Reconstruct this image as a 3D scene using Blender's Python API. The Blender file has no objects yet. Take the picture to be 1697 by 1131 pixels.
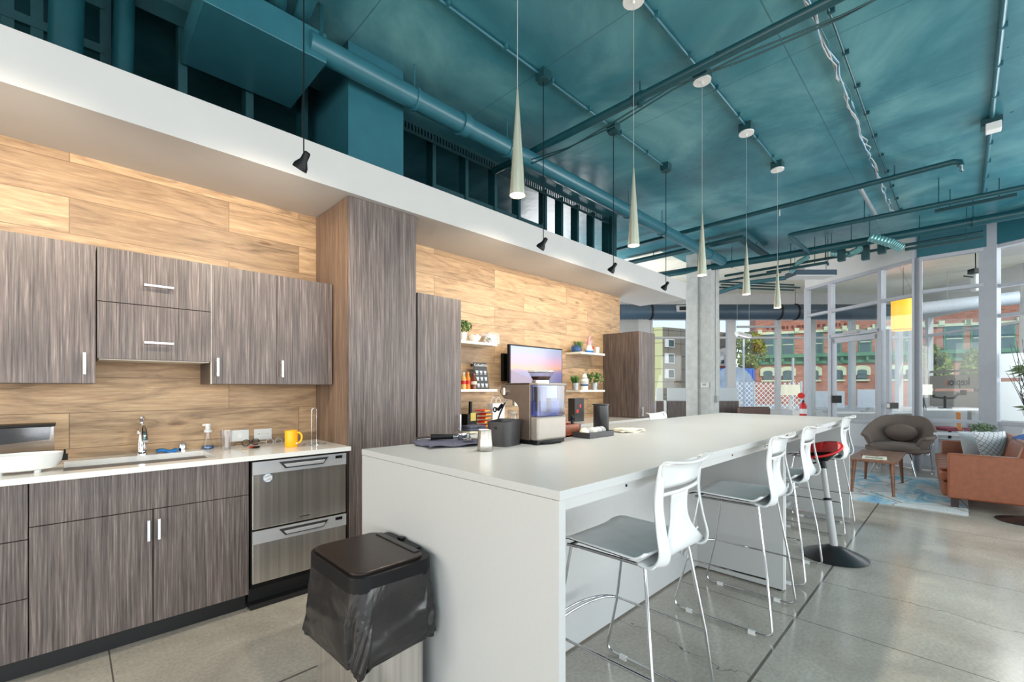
import bpy, bmesh, math, random
from mathutils import Vector, Matrix, noise as mn
R_ = math.radians
SC = bpy.context.scene
COL = SC.collection
# ---------------------------------------------------------------- camera, world, light, exposure
FPX, CXP, HYP, TH, CH = 740.0, 848.5, 643.0, R_(45.25), 1.311
FW = (math.cos(TH), math.sin(TH)); RT = (math.sin(TH), -math.cos(TH))
cam_d = bpy.data.cameras.new('camera'); cam = bpy.data.objects.new('camera', cam_d); COL.objects.link(cam)
cam.location = (0, 0, CH); cam.rotation_euler = (R_(90), 0, TH - R_(90))
cam_d.sensor_width = 36; cam_d.lens = 36 * FPX / 1697.0; cam_d.shift_y = (HYP - 565.5) / 1697.0
cam_d.clip_start = 0.02; cam_d.clip_end = 400
SC.camera = cam
SC.view_settings.view_transform = 'Standard'; SC.view_settings.look = 'None'
SC.view_settings.gamma = 1; SC.view_settings.use_curve_mapping = False
SC.view_settings.exposure = 0.12
SC.cycles.use_denoising = True
SC.cycles.max_bounces = 7; SC.cycles.diffuse_bounces = 4; SC.cycles.glossy_bounces = 4
SC.cycles.transmission_bounces = 6; SC.cycles.transparent_max_bounces = 12
SC.cycles.sample_clamp_indirect = 8; SC.cycles.caustics_reflective = False; SC.cycles.caustics_refractive = False
w = bpy.data.worlds.new('sky'); SC.world = w; w.use_nodes = True
nt = w.node_tree; bg = nt.nodes['Background']
sky = nt.nodes.new('ShaderNodeTexSky'); sky.sky_type = 'NISHITA'; sky.sun_disc = False
sky.sun_elevation = R_(38); sky.sun_rotation = R_(150); sky.air_density = 1.2; sky.dust_density = 0.6
mixs = nt.nodes.new('ShaderNodeMixRGB'); mixs.inputs[0].default_value = .45; mixs.inputs[2].default_value = (4.2, 5.0, 6.0, 1)
nt.links.new(sky.outputs[0], mixs.inputs[1]); nt.links.new(mixs.outputs[0], bg.inputs[0])
bg.inputs[1].default_value = 0.24
sun_d = bpy.data.lights.new('sun', 'SUN'); sun_d.energy = 2.3; sun_d.angle = R_(0.6); sun_d.color = (1, .93, .82)
sun = bpy.data.objects.new('sun', sun_d); COL.objects.link(sun)
sun.rotation_euler = Vector((-.50, -.62, .55)).to_track_quat('Z', 'Y').to_euler()

def area(name, loc, aim, sx, sy, power, color=(1, 1, 1)):
    d = bpy.data.lights.new(name, 'AREA'); d.shape = 'RECTANGLE'; d.size = sx; d.size_y = sy; d.energy = power; d.color = color
    o = bpy.data.objects.new(name, d); COL.objects.link(o); o.location = loc
    o.rotation_euler = Vector([-a for a in aim]).to_track_quat('Z', 'Y').to_euler(); return o
# daylight fill: area lamps added at unseen window openings behind and beside the camera
for k in range(4):
    area('daylight_fill', (-2.4 + 3.2 * k, -4.9, 1.75), (0, 1, 0.45), 2.6, 2.7, 115, (.95, .98, 1))
area('daylight_fill', (-3.9, -1.6, 1.7), (1, .1, .2), 4.6, 2.6, 140, (1, .97, .93))
area('daylight_fill', (-3.9, 2.2, 1.7), (1, 0, -.1), 1.6, 2.4, 110, (1, .90, .78))
# fill lamps added out of view: made-up east and north windows, office overhead
area('daylight_fill', (9.17, -3.0, 1.9), (-1, .6, .6), 3.3, 2.5, 195, (.95, .98, 1))
area('office_fill', (11.6, -1.2, 3.74), (0, 0, -1), 1.6, 1.6, 75, (1, .98, .95))
area('daylight_fill', (7.6, 6.07, 2.0), (.35, -1, .45), 2.6, 2.8, 150, (.98, .99, 1))

def PZ(u, v, z):
    a = (u - CXP) / FPX; b = (HYP - v) / FPX; t = (z - CH) / b
    return ((FW[0] + a * RT[0]) * t, (FW[1] + a * RT[1]) * t)
def PY(u, v, y):
    a = (u - CXP) / FPX; t = y / (FW[1] + a * RT[1])
    return ((FW[0] + a * RT[0]) * t, CH + (HYP - v) / FPX * t)
def DP(D, s): return (FW[0] * D + RT[0] * s, FW[1] * D + RT[1] * s)
def DU(D, u): return DP(D, D * (u - CXP) / FPX)
def DZ(D, v): return CH + (HYP - v) / FPX * D

# ---------------------------------------------------------------- materials
def srgb(r, g, b):
    f = lambda c: ((c / 255) / 12.92) if c / 255 <= .04045 else (((c / 255) + .055) / 1.055) ** 2.4
    return (f(r), f(g), f(b), 1)
MATS = {}
class NM:
    def __init__(s, name):
        s.m = bpy.data.materials.new(name); s.m.use_nodes = True; s.t = s.m.node_tree; s.n = s.t.nodes; s.l = s.t.links
        s.b = s.n['Principled BSDF']; s.out = s.n['Material Output']; MATS[name] = s.m
    def N(s, typ, **k):
        o = s.n.new('ShaderNode' + typ)
        for a, v in k.items():
            if a[0] == '_': o.inputs[a[1:].replace('_', ' ')].default_value = v
            else: setattr(o, a, v)
        return o
    def L(s, a, b): s.l.new(a, b)
    def coord(s, scale=(1, 1, 1), kind='Object'):
        tc = s.N('TexCoord'); mp = s.N('Mapping'); mp.inputs['Scale'].default_value = scale
        s.L(tc.outputs[kind], mp.inputs[0]); return mp.outputs[0]
    def noise(s, vec, scale=5, detail=3, rough=.5, dist=0):
        n = s.N('TexNoise'); n.inputs['Scale'].default_value = scale; n.inputs['Detail'].default_value = detail
        n.inputs['Roughness'].default_value = rough; n.inputs['Distortion'].default_value = dist
        s.L(vec, n.inputs['Vector']); return n.outputs['Fac']
    def ramp(s, fac, stops):
        r = s.N('ValToRGB'); e = r.color_ramp.elements
        while len(e) < len(stops): e.new(.5)
        for i, (p, c) in enumerate(stops): e[i].position = p; e[i].color = c
        s.L(fac, r.inputs[0]); return r.outputs[0]
    def mix(s, a, b, fac, typ='MIX'):
        m = s.N('MixRGB', blend_type=typ)
        for i, x in ((1, a), (2, b), (0, fac)):
            if hasattr(x, 'links') or hasattr(x, 'is_linked'): s.L(x, m.inputs[i])
            else: m.inputs[i].default_value = x
        return m.outputs[0]
    def math(s, op, a, b=None):
        m = s.N('Math', operation=op)
        for i, x in enumerate((a, b)):
            if x is None: continue
            if hasattr(x, 'is_linked'): s.L(x, m.inputs[i])
            else: m.inputs[i].default_value = x
        return m.outputs[0]
    def bump(s, h, st=.2, dist=.01):
        b = s.N('Bump'); b.inputs['Strength'].default_value = st; b.inputs['Distance'].default_value = dist
        s.L(h, b.inputs['Height']); s.L(b.outputs[0], s.b.inputs['Normal'])
    def P(s, **k):
        for a, v in k.items():
            s.b.inputs[a.replace('_', ' ')].default_value = v
        return s

def simple(name, rgb, rough=.5, metal=0, var=.06, scale=30, **k):
    n = NM(name); c = srgb(*rgb)
    v = n.coord((1, 1, 1)); f = n.noise(v, scale, 2)
    lo = tuple(x * (1 - var) for x in c[:3]) + (1,); hi = tuple(min(1, x * (1 + var)) for x in c[:3]) + (1,)
    n.L(n.ramp(f, [(.3, lo), (.7, hi)]), n.b.inputs['Base Color'])
    n.P(Roughness=rough, Metallic=metal, **k); return n.m
S = simple
def emis(name, rgb, st):
    n = NM(name); n.P(Base_Color=srgb(*rgb), Emission_Color=srgb(*rgb), Emission_Strength=st, Roughness=.4); return n.m
def streak(name, cols, sc, rough=.45):
    n = NM(name); v = n.coord(sc); f = n.noise(v, 1, 4, .65)
    v2 = n.coord(tuple(a * .22 for a in sc)); f2 = n.noise(v2, 1, 2)
    c = n.ramp(f, cols); c = n.mix(c, n.ramp(f2, [(.3, (.78, .78, .78, 1)), (.7, (1.12, 1.1, 1.08, 1))]), 1, 'MULTIPLY')
    n.L(c, n.b.inputs['Base Color']); n.P(Roughness=rough); n.bump(f, .08, .002); return n.m
LAM = streak('dark_laminate', [(.30, srgb(60, 51, 51)), (.46, srgb(98, 87, 84)), (.56, srgb(112, 100, 97)), (.70, srgb(150, 137, 131))], (150, 150, 3.5))
LAMD = streak('dark_laminate_panel', [(.30, srgb(58, 48, 46)), (.5, srgb(88, 76, 72)), (.7, srgb(118, 104, 98))], (110, 110, 3.5))
TWOOD = streak('walnut', [(.3, srgb(96, 60, 42)), (.55, srgb(132, 88, 62)), (.75, srgb(158, 112, 82))], (4, 60, 60), .35)
STEEL = streak('brushed_steel', [(.3, srgb(176, 172, 166)), (.7, srgb(205, 202, 197))], (2, 200, 200), .24)
for m in (STEEL,): m.node_tree.nodes['Principled BSDF'].inputs['Metallic'].default_value = 1
STEELV = streak('brushed_steel_door', [(.3, srgb(202, 197, 191)), (.7, srgb(214, 210, 205))], (200, 200, 1.2), .2)
STEELV.node_tree.nodes['Principled BSDF'].inputs['Metallic'].default_value = .85
BRASS = streak('brushed_nickel', [(.3, srgb(204, 200, 180)), (.7, srgb(232, 228, 208))], (120, 120, 2), .25)
BRASS.node_tree.nodes['Principled BSDF'].inputs['Metallic'].default_value = .6
CHROME = S('chrome', (220, 220, 222), .08, 1, .01)
HANDLE = S('satin_handle', (214, 216, 222), .3, .7, .02)
WHITE = S('white_paint', (206, 206, 206), .6, 0, .02, 8)
SOFF = S('soffit_paint', (196, 194, 192), .6, 0, .015, 5)
ISL = S('white_laminate', (187, 188, 187), .32, 0, .012, 60)
QUARTZ = S('white_quartz', (232, 230, 226), .12, 0, .03, 120)
SHELF = S('cream_shelf', (236, 230, 218), .4, 0, .02)
TEALP = S('teal_pipe_paint', (18, 68, 76), .38, 0, .08, 12)
TEALD = S('teal_duct_paint', (44, 98, 110), .30, 0, .06, 8)
TEALF = S('teal_frame_paint', (18, 62, 68), .45, 0, .1, 20)
NAVYD = S('slate_duct_paint', (52, 72, 88), .4, 0, .05, 8)
BLACK = S('black_plastic', (17, 17, 19), .42, 0, .05, Specular_IOR_Level=.25)
BLACKM = S('black_satin', (32, 32, 34), .3, 0, .05)
DGREY = S('dark_grey_plastic', (52, 50, 52), .45, 0, .05)
KICK = S('black_kick', (22, 22, 24), .5, 0, .1)
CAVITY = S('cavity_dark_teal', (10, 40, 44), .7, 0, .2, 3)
FRAME = S('window_frame_paint', (176, 178, 186), .45, 0, .03, 10)
FRAMEW = S('window_frame_light', (200, 200, 200), .5, 0, .03, 10)
PANELW = S('white_panel', (204, 206, 212), .5, 0, .02, 6)
CONC = S('column_concrete', (192, 192, 188), .75, 0, .10, 9)
PLAS = S('white_plastic', (222, 222, 220), .4, 0, .02)
GREYP = S('grey_plastic', (168, 168, 168), .4, 0, .03)
YEL = S('yellow_glaze', (246, 176, 20), .25, 0, .03)
BLUE = S('blue_cloth', (24, 110, 180), .8, 0, .1, 60)
RED = S('red_plastic', (200, 30, 30), .4, 0, .05)
LEATHER = S('tan_leather', (142, 79, 50), .42, 0, .12, 18)
TWEED = S('brown_tweed', (114, 99, 91), .95, 0, .35, 260)
GREEN = S('leaf_green', (74, 118, 52), .6, 0, .35, 40)
GREEN2 = S('leaf_grey_green', (110, 130, 96), .65, 0, .3, 40)
GREEN3 = S('tree_foliage', (132, 140, 62), .8, 0, .4, 2)
TOWEL = S('grey_blue_towel', (92, 94, 112), .95, 0, .2, 90)
CREAM = S('cream_cloth', (232, 222, 200), .9, 0, .1, 60)
GALV = S('galvanised', (186, 192, 196), .35, .8, .08, 20)
TWIG = S('dark_twig', (58, 46, 44), .8, 0, .2)
CERW = S('white_ceramic', (238, 236, 230), .25, 0, .02)
CERB = S('blue_ceramic', (46, 82, 124), .2, 0, .1)
ASPH = S('street_asphalt', (168, 168, 166), .9, 0, .15, 2)
GREYB = S('grey_siding', (128, 124, 112), .8, 0, .05, 1)
CREAMB = S('pale_siding', (208, 204, 150), .8, 0, .05, 1)
BLUEC = S('blue_container_paint', (34, 92, 176), .5, 0, .08, 1)
CORN = S('green_cornice_paint', (78, 128, 96), .6, 0, .15, 3)
HOOD = S('pale_green_stone', (204, 206, 168), .7, 0, .1, 3)
WINDK = S('dark_window_glass', (70, 92, 96), .12, 0, .2, 2)
PILLOW = S('grey_pillow', (188, 188, 190), .9, 0, .1, 80)
AMBER = emis('amber_shade', (255, 176, 40), .9)
LSHADE = emis('cream_shade', (236, 236, 214), .12)
BULB = emis('lamp_glow', (255, 236, 200), 22)
LINEL = emis('linear_glow', (250, 250, 250), .8)
def glassmat(name, tint, rough=.02, refl=.10):
    n = NM(name); n.n.remove(n.b)
    tr = n.N('BsdfTransparent'); tr.inputs[0].default_value = tint
    gl = n.N('BsdfGlossy'); gl.inputs['Roughness'].default_value = rough
    fr = n.N('LayerWeight'); fr.inputs[0].default_value = .25
    f = n.math('MULTIPLY_ADD', fr.outputs['Fresnel'], .10); n.n[f.node.name].inputs[2].default_value = refl * .2
    mx = n.N('MixShader'); n.L(f, mx.inputs[0]); n.L(tr.outputs[0], mx.inputs[1]); n.L(gl.outputs[0], mx.inputs[2])
    n.L(mx.outputs[0], n.out.inputs[0]); return n.m
GLASS = glassmat('window_glass', (.93, .96, .97, 1))
CLEAR = glassmat('clear_plastic', (.93, .94, .96, 1), .08, .3)
CSTRIP = S('satin_control_strip', (196, 196, 198), .3, .35, .02)
TANK = glassmat('blue_clear_tank', (.55, .6, .82, 1), .1, .4)
SMOKE = glassmat('smoked_plastic', (.3, .28, .28, 1), .1, .2)
def frosted():
    n = NM('frosted_glass'); n.n.remove(n.b)
    tr = n.N('BsdfTranslucent'); tr.inputs[0].default_value = (.9, .92, .92, 1)
    df = n.N('BsdfDiffuse'); df.inputs[0].default_value = (.93, .95, .95, 1)
    tp = n.N('BsdfTransparent')
    m1 = n.N('MixShader'); m1.inputs[0].default_value = .3; n.L(tr.outputs[0], m1.inputs[1]); n.L(df.outputs[0], m1.inputs[2])
    m2 = n.N('MixShader'); m2.inputs[0].default_value = .3; n.L(m1.outputs[0], m2.inputs[1]); n.L(tp.outputs[0], m2.inputs[2])
    n.L(m2.outputs[0], n.out.inputs[0]); return n.m
FROST = frosted()
BACKP = NM('translucent_white_plastic').P(Base_Color=srgb(214, 217, 218), Roughness=.22, Subsurface_Weight=.2).m
BACKP.node_tree.nodes['Principled BSDF'].inputs['Subsurface Radius'].default_value = (.03, .03, .03)
SEATP = S('grey_seat_plastic', (240, 240, 240), .5, 0, .05, 10)
def bagmat():
    n = NM('black_bag_film'); v = n.coord((1, 1, 1)); f = n.noise(v, 5, 3, .5, .8)
    n.L(n.ramp(f, [(.3, srgb(24, 23, 24)), (.75, srgb(46, 44, 44))]), n.b.inputs['Base Color'])
    n.P(Roughness=.24); n.bump(f, .5, .03); return n.m
BAG = bagmat()
def lidmat(): return S('dark_steel_lid', (70, 62, 58), .3, .8, .05)
LID = lidmat()
def ceilmat(name, cols, rough):
    n = NM(name); v = n.coord((1, 1, 1)); f = n.noise(v, .85, 6, .62, .6); c = n.ramp(f, cols)
    sp = n.N('TexVoronoi'); sp.inputs['Scale'].default_value = 2.6; n.L(v, sp.inputs['Vector'])
    spot = n.math('LESS_THAN', sp.outputs['Distance'], .035)
    c = n.mix(c, (c.node.color_ramp.elements[0].color[0] * .3, c.node.color_ramp.elements[0].color[1] * .3, c.node.color_ramp.elements[0].color[2] * .3, 1), spot)
    # formwork board seams
    tc = n.N('TexCoord'); sx = n.N('SeparateXYZ'); n.L(tc.outputs['Object'], sx.inputs[0])
    def line(o, per, off, wd):
        a = n.math('ADD', o, off); a = n.math('DIVIDE', a, per); a = n.math('FRACT', a); a = n.math('SUBTRACT', a, .5); a = n.math('ABSOLUTE', a)
        return n.math('LESS_THAN', a, wd / per)
    ln = n.math('MAXIMUM', line(sx.outputs[0], 1.22, .4, .004), line(sx.outputs[1], 2.44, .3, .004))
    ln = n.math('MULTIPLY', ln, .5)
    c = n.mix(c, (.01, .03, .04, 1), ln)
    n.L(c, n.b.inputs['Base Color']); n.P(Roughness=rough)
    f2 = n.noise(v, 2.2, 3, .5); n.bump(f2, .25, .06); return n.m
CEIL = ceilmat('teal_painted_concrete', [(.28, srgb(30, 88, 102)), (.5, srgb(60, 120, 132)), (.74, srgb(110, 162, 166))], .30)
CEILW = ceilmat('pale_painted_concrete', [(.3, srgb(226, 224, 208)), (.7, srgb(242, 240, 226))], .6)
def floormat():
    n = NM('polished_concrete'); v = n.coord((1, 1, 1))
    f = n.noise(v, 1.4, 5, .6, .6); f3 = n.noise(v, 60, 3, .6)
    c = n.ramp(f, [(.3, srgb(156, 148, 137)), (.55, srgb(180, 172, 160)), (.75, srgb(198, 190, 177))])
    c = n.mix(c, n.ramp(f3, [(.3, (.82, .82, .82, 1)), (.7, (1.1, 1.1, 1.1, 1))]), 1, 'MULTIPLY')
    tc = n.N('TexCoord'); sx = n.N('SeparateXYZ'); n.L(tc.outputs['Object'], sx.inputs[0])
    wob = n.math('MULTIPLY', n.math('SUBTRACT', n.noise(v, 3, 4, .7), .5), .22)
    def line(o, per, off, wd):
        a = n.math('ADD', o, off); a = n.math('DIVIDE', a, per); a = n.math('FRACT', a); a = n.math('SUBTRACT', a, .5); a = n.math('ABSOLUTE', a)
        return n.math('LESS_THAN', a, wd / per)
    jx = line(sx.outputs[0], 1.4, .7 - .14, .003); jy = line(sx.outputs[1], 1.47, .735 - .67, .0065)
    cr = n.math('LESS_THAN', n.math('ABSOLUTE', n.math('SUBTRACT', n.math('ADD', sx.outputs[0], wob), 3.62)), .0035)
    cr = n.math('MULTIPLY', cr, n.math('LESS_THAN', sx.outputs[1], .67))
    cr2 = n.math('LESS_THAN', n.math('ABSOLUTE', n.math('SUBTRACT', n.math('ADD', sx.outputs[0], n.math('MULTIPLY', wob, 1.5)), 2.2)), .002)
    ln = n.math('MAXIMUM', n.math('MAXIMUM', jx, jy), n.math('MAXIMUM', cr, cr2))
    c = n.mix(c, srgb(46, 42, 40), n.math('MULTIPLY', ln, .8))
    n.L(c, n.b.inputs['Base Color'])
    rr = n.N('MapRange'); n.L(f, rr.inputs[0]); rr.inputs[3].default_value = .09; rr.inputs[4].default_value = .26
    n.L(rr.outputs[0], n.b.inputs['Roughness']); n.bump(f3, .03, .002)
    n.b.inputs['Specular IOR Level'].default_value = .6; return n.m
FLOOR = floormat()
def plankmat():
    n = NM('wood_look_planks'); tc = n.N('TexCoord'); sx = n.N('SeparateXYZ'); n.L(tc.outputs['Object'], sx.inputs[0])
    cb = n.N('CombineXYZ'); n.L(sx.outputs[0], cb.inputs[0]); n.L(n.math('ADD', sx.outputs[2], .03), cb.inputs[1])
    br = n.N('TexBrick', offset=.37, offset_frequency=2, squash=1); n.L(cb.outputs[0], br.inputs['Vector'])
    for k, val in dict(Scale=1, Mortar_Size=.0022, Mortar_Smooth=0, Bias=0, Brick_Width=1.22, Row_Height=.2).items(): br.inputs[k.replace('_', ' ')].default_value = val
    br.inputs['Color1'].default_value = (0, 0, 0, 1); br.inputs['Color2'].default_value = (1, 1, 1, 1); br.inputs['Mortar'].default_value = (.5, .5, .5, 1)
    off = n.N('CombineXYZ'); n.L(n.math('ADD', n.math('MULTIPLY', sx.outputs[0], 3.2), n.math('MULTIPLY', br.outputs['Color'], 9)), off.inputs[0])
    n.L(n.math('MULTIPLY', sx.outputs[2], 46), off.inputs[1]); n.L(n.math('MULTIPLY', br.outputs['Color'], 7), off.inputs[2])
    g = n.noise(off.outputs[0], 1.6, 8, .72, .35)
    off2 = n.N('CombineXYZ'); n.L(n.math('MULTIPLY', sx.outputs[0], .9), off2.inputs[0]); n.L(n.math('MULTIPLY', sx.outputs[2], 5), off2.inputs[1]); n.L(n.math('MULTIPLY', br.outputs['Color'], 11), off2.inputs[2])
    g2 = n.noise(off2.outputs[0], 2.2, 5, .62, 1.6)
    c = n.ramp(g, [(.25, srgb(144, 114, 86)), (.42, srgb(176, 144, 110)), (.56, srgb(190, 158, 122)), (.75, srgb(208, 182, 150))])
    c = n.mix(c, n.ramp(g2, [(.30, (.50, .49, .49, 1)), (.43, (.84, .82, .80, 1)), (.55, (1.0, 1.0, 1.0, 1)), (.68, (1.12, 1.11, 1.08, 1))]), 1, 'MULTIPLY')
    c = n.mix(c, n.ramp(br.outputs['Color'], [(0, (.66, .64, .63, 1)), (.35, (.92, .91, .90, 1)), (1, (1.14, 1.14, 1.13, 1))]), 1, 'MULTIPLY')
    kn = n.N('TexVoronoi'); kn.inputs['Scale'].default_value = 1; kv = n.N('CombineXYZ'); n.L(n.math('MULTIPLY', sx.outputs[0], 2.1), kv.inputs[0]); n.L(n.math('MULTIPLY', sx.outputs[2], 6.5), kv.inputs[1]); n.L(n.math('MULTIPLY', br.outputs['Color'], 5), kv.inputs[2]); n.L(kv.outputs[0], kn.inputs['Vector'])
    kr = n.ramp(n.math('ADD', kn.outputs['Distance'], n.math('MULTIPLY', n.math('SUBTRACT', g, .5), .25)), [(0, (.42, .36, .32, 1)), (.07, (.62, .56, .5, 1)), (.13, (1.05, 1.03, 1, 1)), (.22, (1, 1, 1, 1))]); c = n.mix(c, kr, 1, 'MULTIPLY')
    c = n.mix(c, srgb(112, 84, 58), n.math('MULTIPLY', br.outputs['Fac'], .75))
    n.L(c, n.b.inputs['Base Color']); n.P(Roughness=.5); n.bump(g, .1, .002); return n.m
PLANK = plankmat()
def brickmat():
    n = NM('red_brick'); tc = n.N('TexCoord'); sx = n.N('SeparateXYZ'); n.L(tc.outputs['Object'], sx.inputs[0])
    cb = n.N('CombineXYZ'); n.L(n.math('ADD', sx.outputs[0], sx.outputs[1]), cb.inputs[0]); n.L(sx.outputs[2], cb.inputs[1])
    br = n.N('TexBrick'); n.L(cb.outputs[0], br.inputs['Vector'])
    for k, val in dict(Scale=1, Mortar_Size=.012, Brick_Width=.45, Row_Height=.15).items(): br.inputs[k.replace('_', ' ')].default_value = val
    br.inputs['Color1'].default_value = srgb(160, 96, 76); br.inputs['Color2'].default_value = srgb(186, 124, 102); br.inputs['Mortar'].default_value = srgb(184, 140, 120)
    f = n.noise(n.coord((1, 1, 1)), .6, 3)
    n.L(n.mix(br.outputs['Color'], n.ramp(f, [(.3, (.85, .85, .85, 1)), (.7, (1.15, 1.12, 1.1, 1))]), 1, 'MULTIPLY'), n.b.inputs['Base Color']); n.P(Roughness=.85); return n.m
BRICK = brickmat()
def gridpanel(name, base, line, pw, ph):
    n = NM(name); tc = n.N('TexCoord'); sx = n.N('SeparateXYZ'); n.L(tc.outputs['Object'], sx.inputs[0])
    def ln(o, per):
        a = n.math('FRACT', n.math('DIVIDE', o, per)); return n.math('LESS_THAN', n.math('ABSOLUTE', n.math('SUBTRACT', a, .5)), .05 / per)
    m = n.math('MAXIMUM', ln(n.math('ADD', sx.outputs[0], sx.outputs[1]), pw), ln(sx.outputs[2], ph))
    n.L(n.mix(srgb(*base), srgb(*line), m), n.b.inputs['Base Color']); n.P(Roughness=.8); return n.m
SIDG = gridpanel('grey_panel_siding', (124, 118, 106), (84, 80, 74), 2.2, 1.6)
SIDY = gridpanel('pale_panel_siding', (206, 202, 148), (150, 146, 110), 2.2, 1.6)
def rugmat():
    n = NM('abstract_rug'); v = n.coord((1, 1, 1)); f = n.noise(n.coord((.9, 2.2, 1)), 1.5, 4, .6, 1)
    c = n.ramp(f, [(.30, srgb(96, 150, 190)), (.42, srgb(150, 190, 206)), (.5, srgb(206, 208, 208)), (.62, srgb(196, 200, 204)), (.72, srgb(176, 168, 128))])
    vo = n.N('TexVoronoi', feature='DISTANCE_TO_EDGE'); vo.inputs['Scale'].default_value = 1.7; n.L(v, vo.inputs['Vector'])
    c = n.mix(c, srgb(120, 100, 92), n.math('MULTIPLY', n.math('LESS_THAN', vo.outputs['Distance'], .012), .7))
    n.L(c, n.b.inputs['Base Color']); n.P(Roughness=.95); n.bump(n.noise(v, 200, 2), .3, .004); return n.m
RUG = rugmat()
def screenmat():
    n = NM('sunset_screen'); tc = n.N('TexCoord'); sx = n.N('SeparateXYZ'); n.L(tc.outputs['Generated'], sx.inputs[0])
    f = n.noise(n.coord((3, 3, 12), 'Generated'), 1.2, 4, .6)
    z = n.math('ADD', sx.outputs[2], n.math('MULTIPLY', n.math('SUBTRACT', f, .5), .22))
    c = n.ramp(z, [(0, srgb(90, 84, 150)), (.28, srgb(120, 110, 180)), (.38, srgb(176, 130, 170)), (.42, srgb(246, 176, 130)), (.58, srgb(240, 170, 190)), (.78, srgb(196, 180, 220)), (1, srgb(168, 190, 224))])
    w_ = n.math('MULTIPLY', n.math('LESS_THAN', n.math('ADD', sx.outputs[2], n.math('MULTIPLY', sx.outputs[0], .55)), .37), 1.0)
    c = n.mix(c, srgb(120, 60, 110), n.math('MULTIPLY', w_, .75))
    n.L(c, n.b.inputs['Emission Color']); n.b.inputs['Base Color'].default_value = (.02, .02, .02, 1); n.P(Emission_Strength=.8, Roughness=.15); return n.m
SCREEN = screenmat()
def pillowmat():
    n = NM('lattice_pillow'); tc = n.N('TexCoord'); sx = n.N('SeparateXYZ'); n.L(tc.outputs['Object'], sx.inputs[0])
    def ln(o): return n.math('LESS_THAN', n.math('ABSOLUTE', n.math('SUBTRACT', n.math('FRACT', n.math('MULTIPLY', o, 17)), .5)), .07)
    m = n.math('MAXIMUM', ln(n.math('ADD', sx.outputs[0], sx.outputs[2])), ln(n.math('SUBTRACT', sx.outputs[0], sx.outputs[2])))
    n.L(n.mix(srgb(198, 198, 200), srgb(120, 118, 120), m), n.b.inputs['Base Color']); n.P(Roughness=.9); return n.m
LATT = pillowmat()
def meshfence():
    n = NM('chain_link_wire'); tc = n.N('TexCoord'); sx = n.N('SeparateXYZ'); n.L(tc.outputs['Object'], sx.inputs[0])
    h = n.math('ADD', n.math('MULTIPLY', sx.outputs[0], .71), n.math('MULTIPLY', sx.outputs[1], -.71))
    def ln(o): return n.math('LESS_THAN', n.math('ABSOLUTE', n.math('SUBTRACT', n.math('FRACT', n.math('MULTIPLY', o, 5.5)), .5)), .09)
    m = n.math('MAXIMUM', ln(n.math('ADD', h, sx.outputs[2])), ln(n.math('SUBTRACT', h, sx.outputs[2])))
    n.P(Base_Color=srgb(220, 220, 220), Roughness=.5, Metallic=.2); n.L(m, n.b.inputs['Alpha']); return n.m
CHAIN = meshfence()

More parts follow.
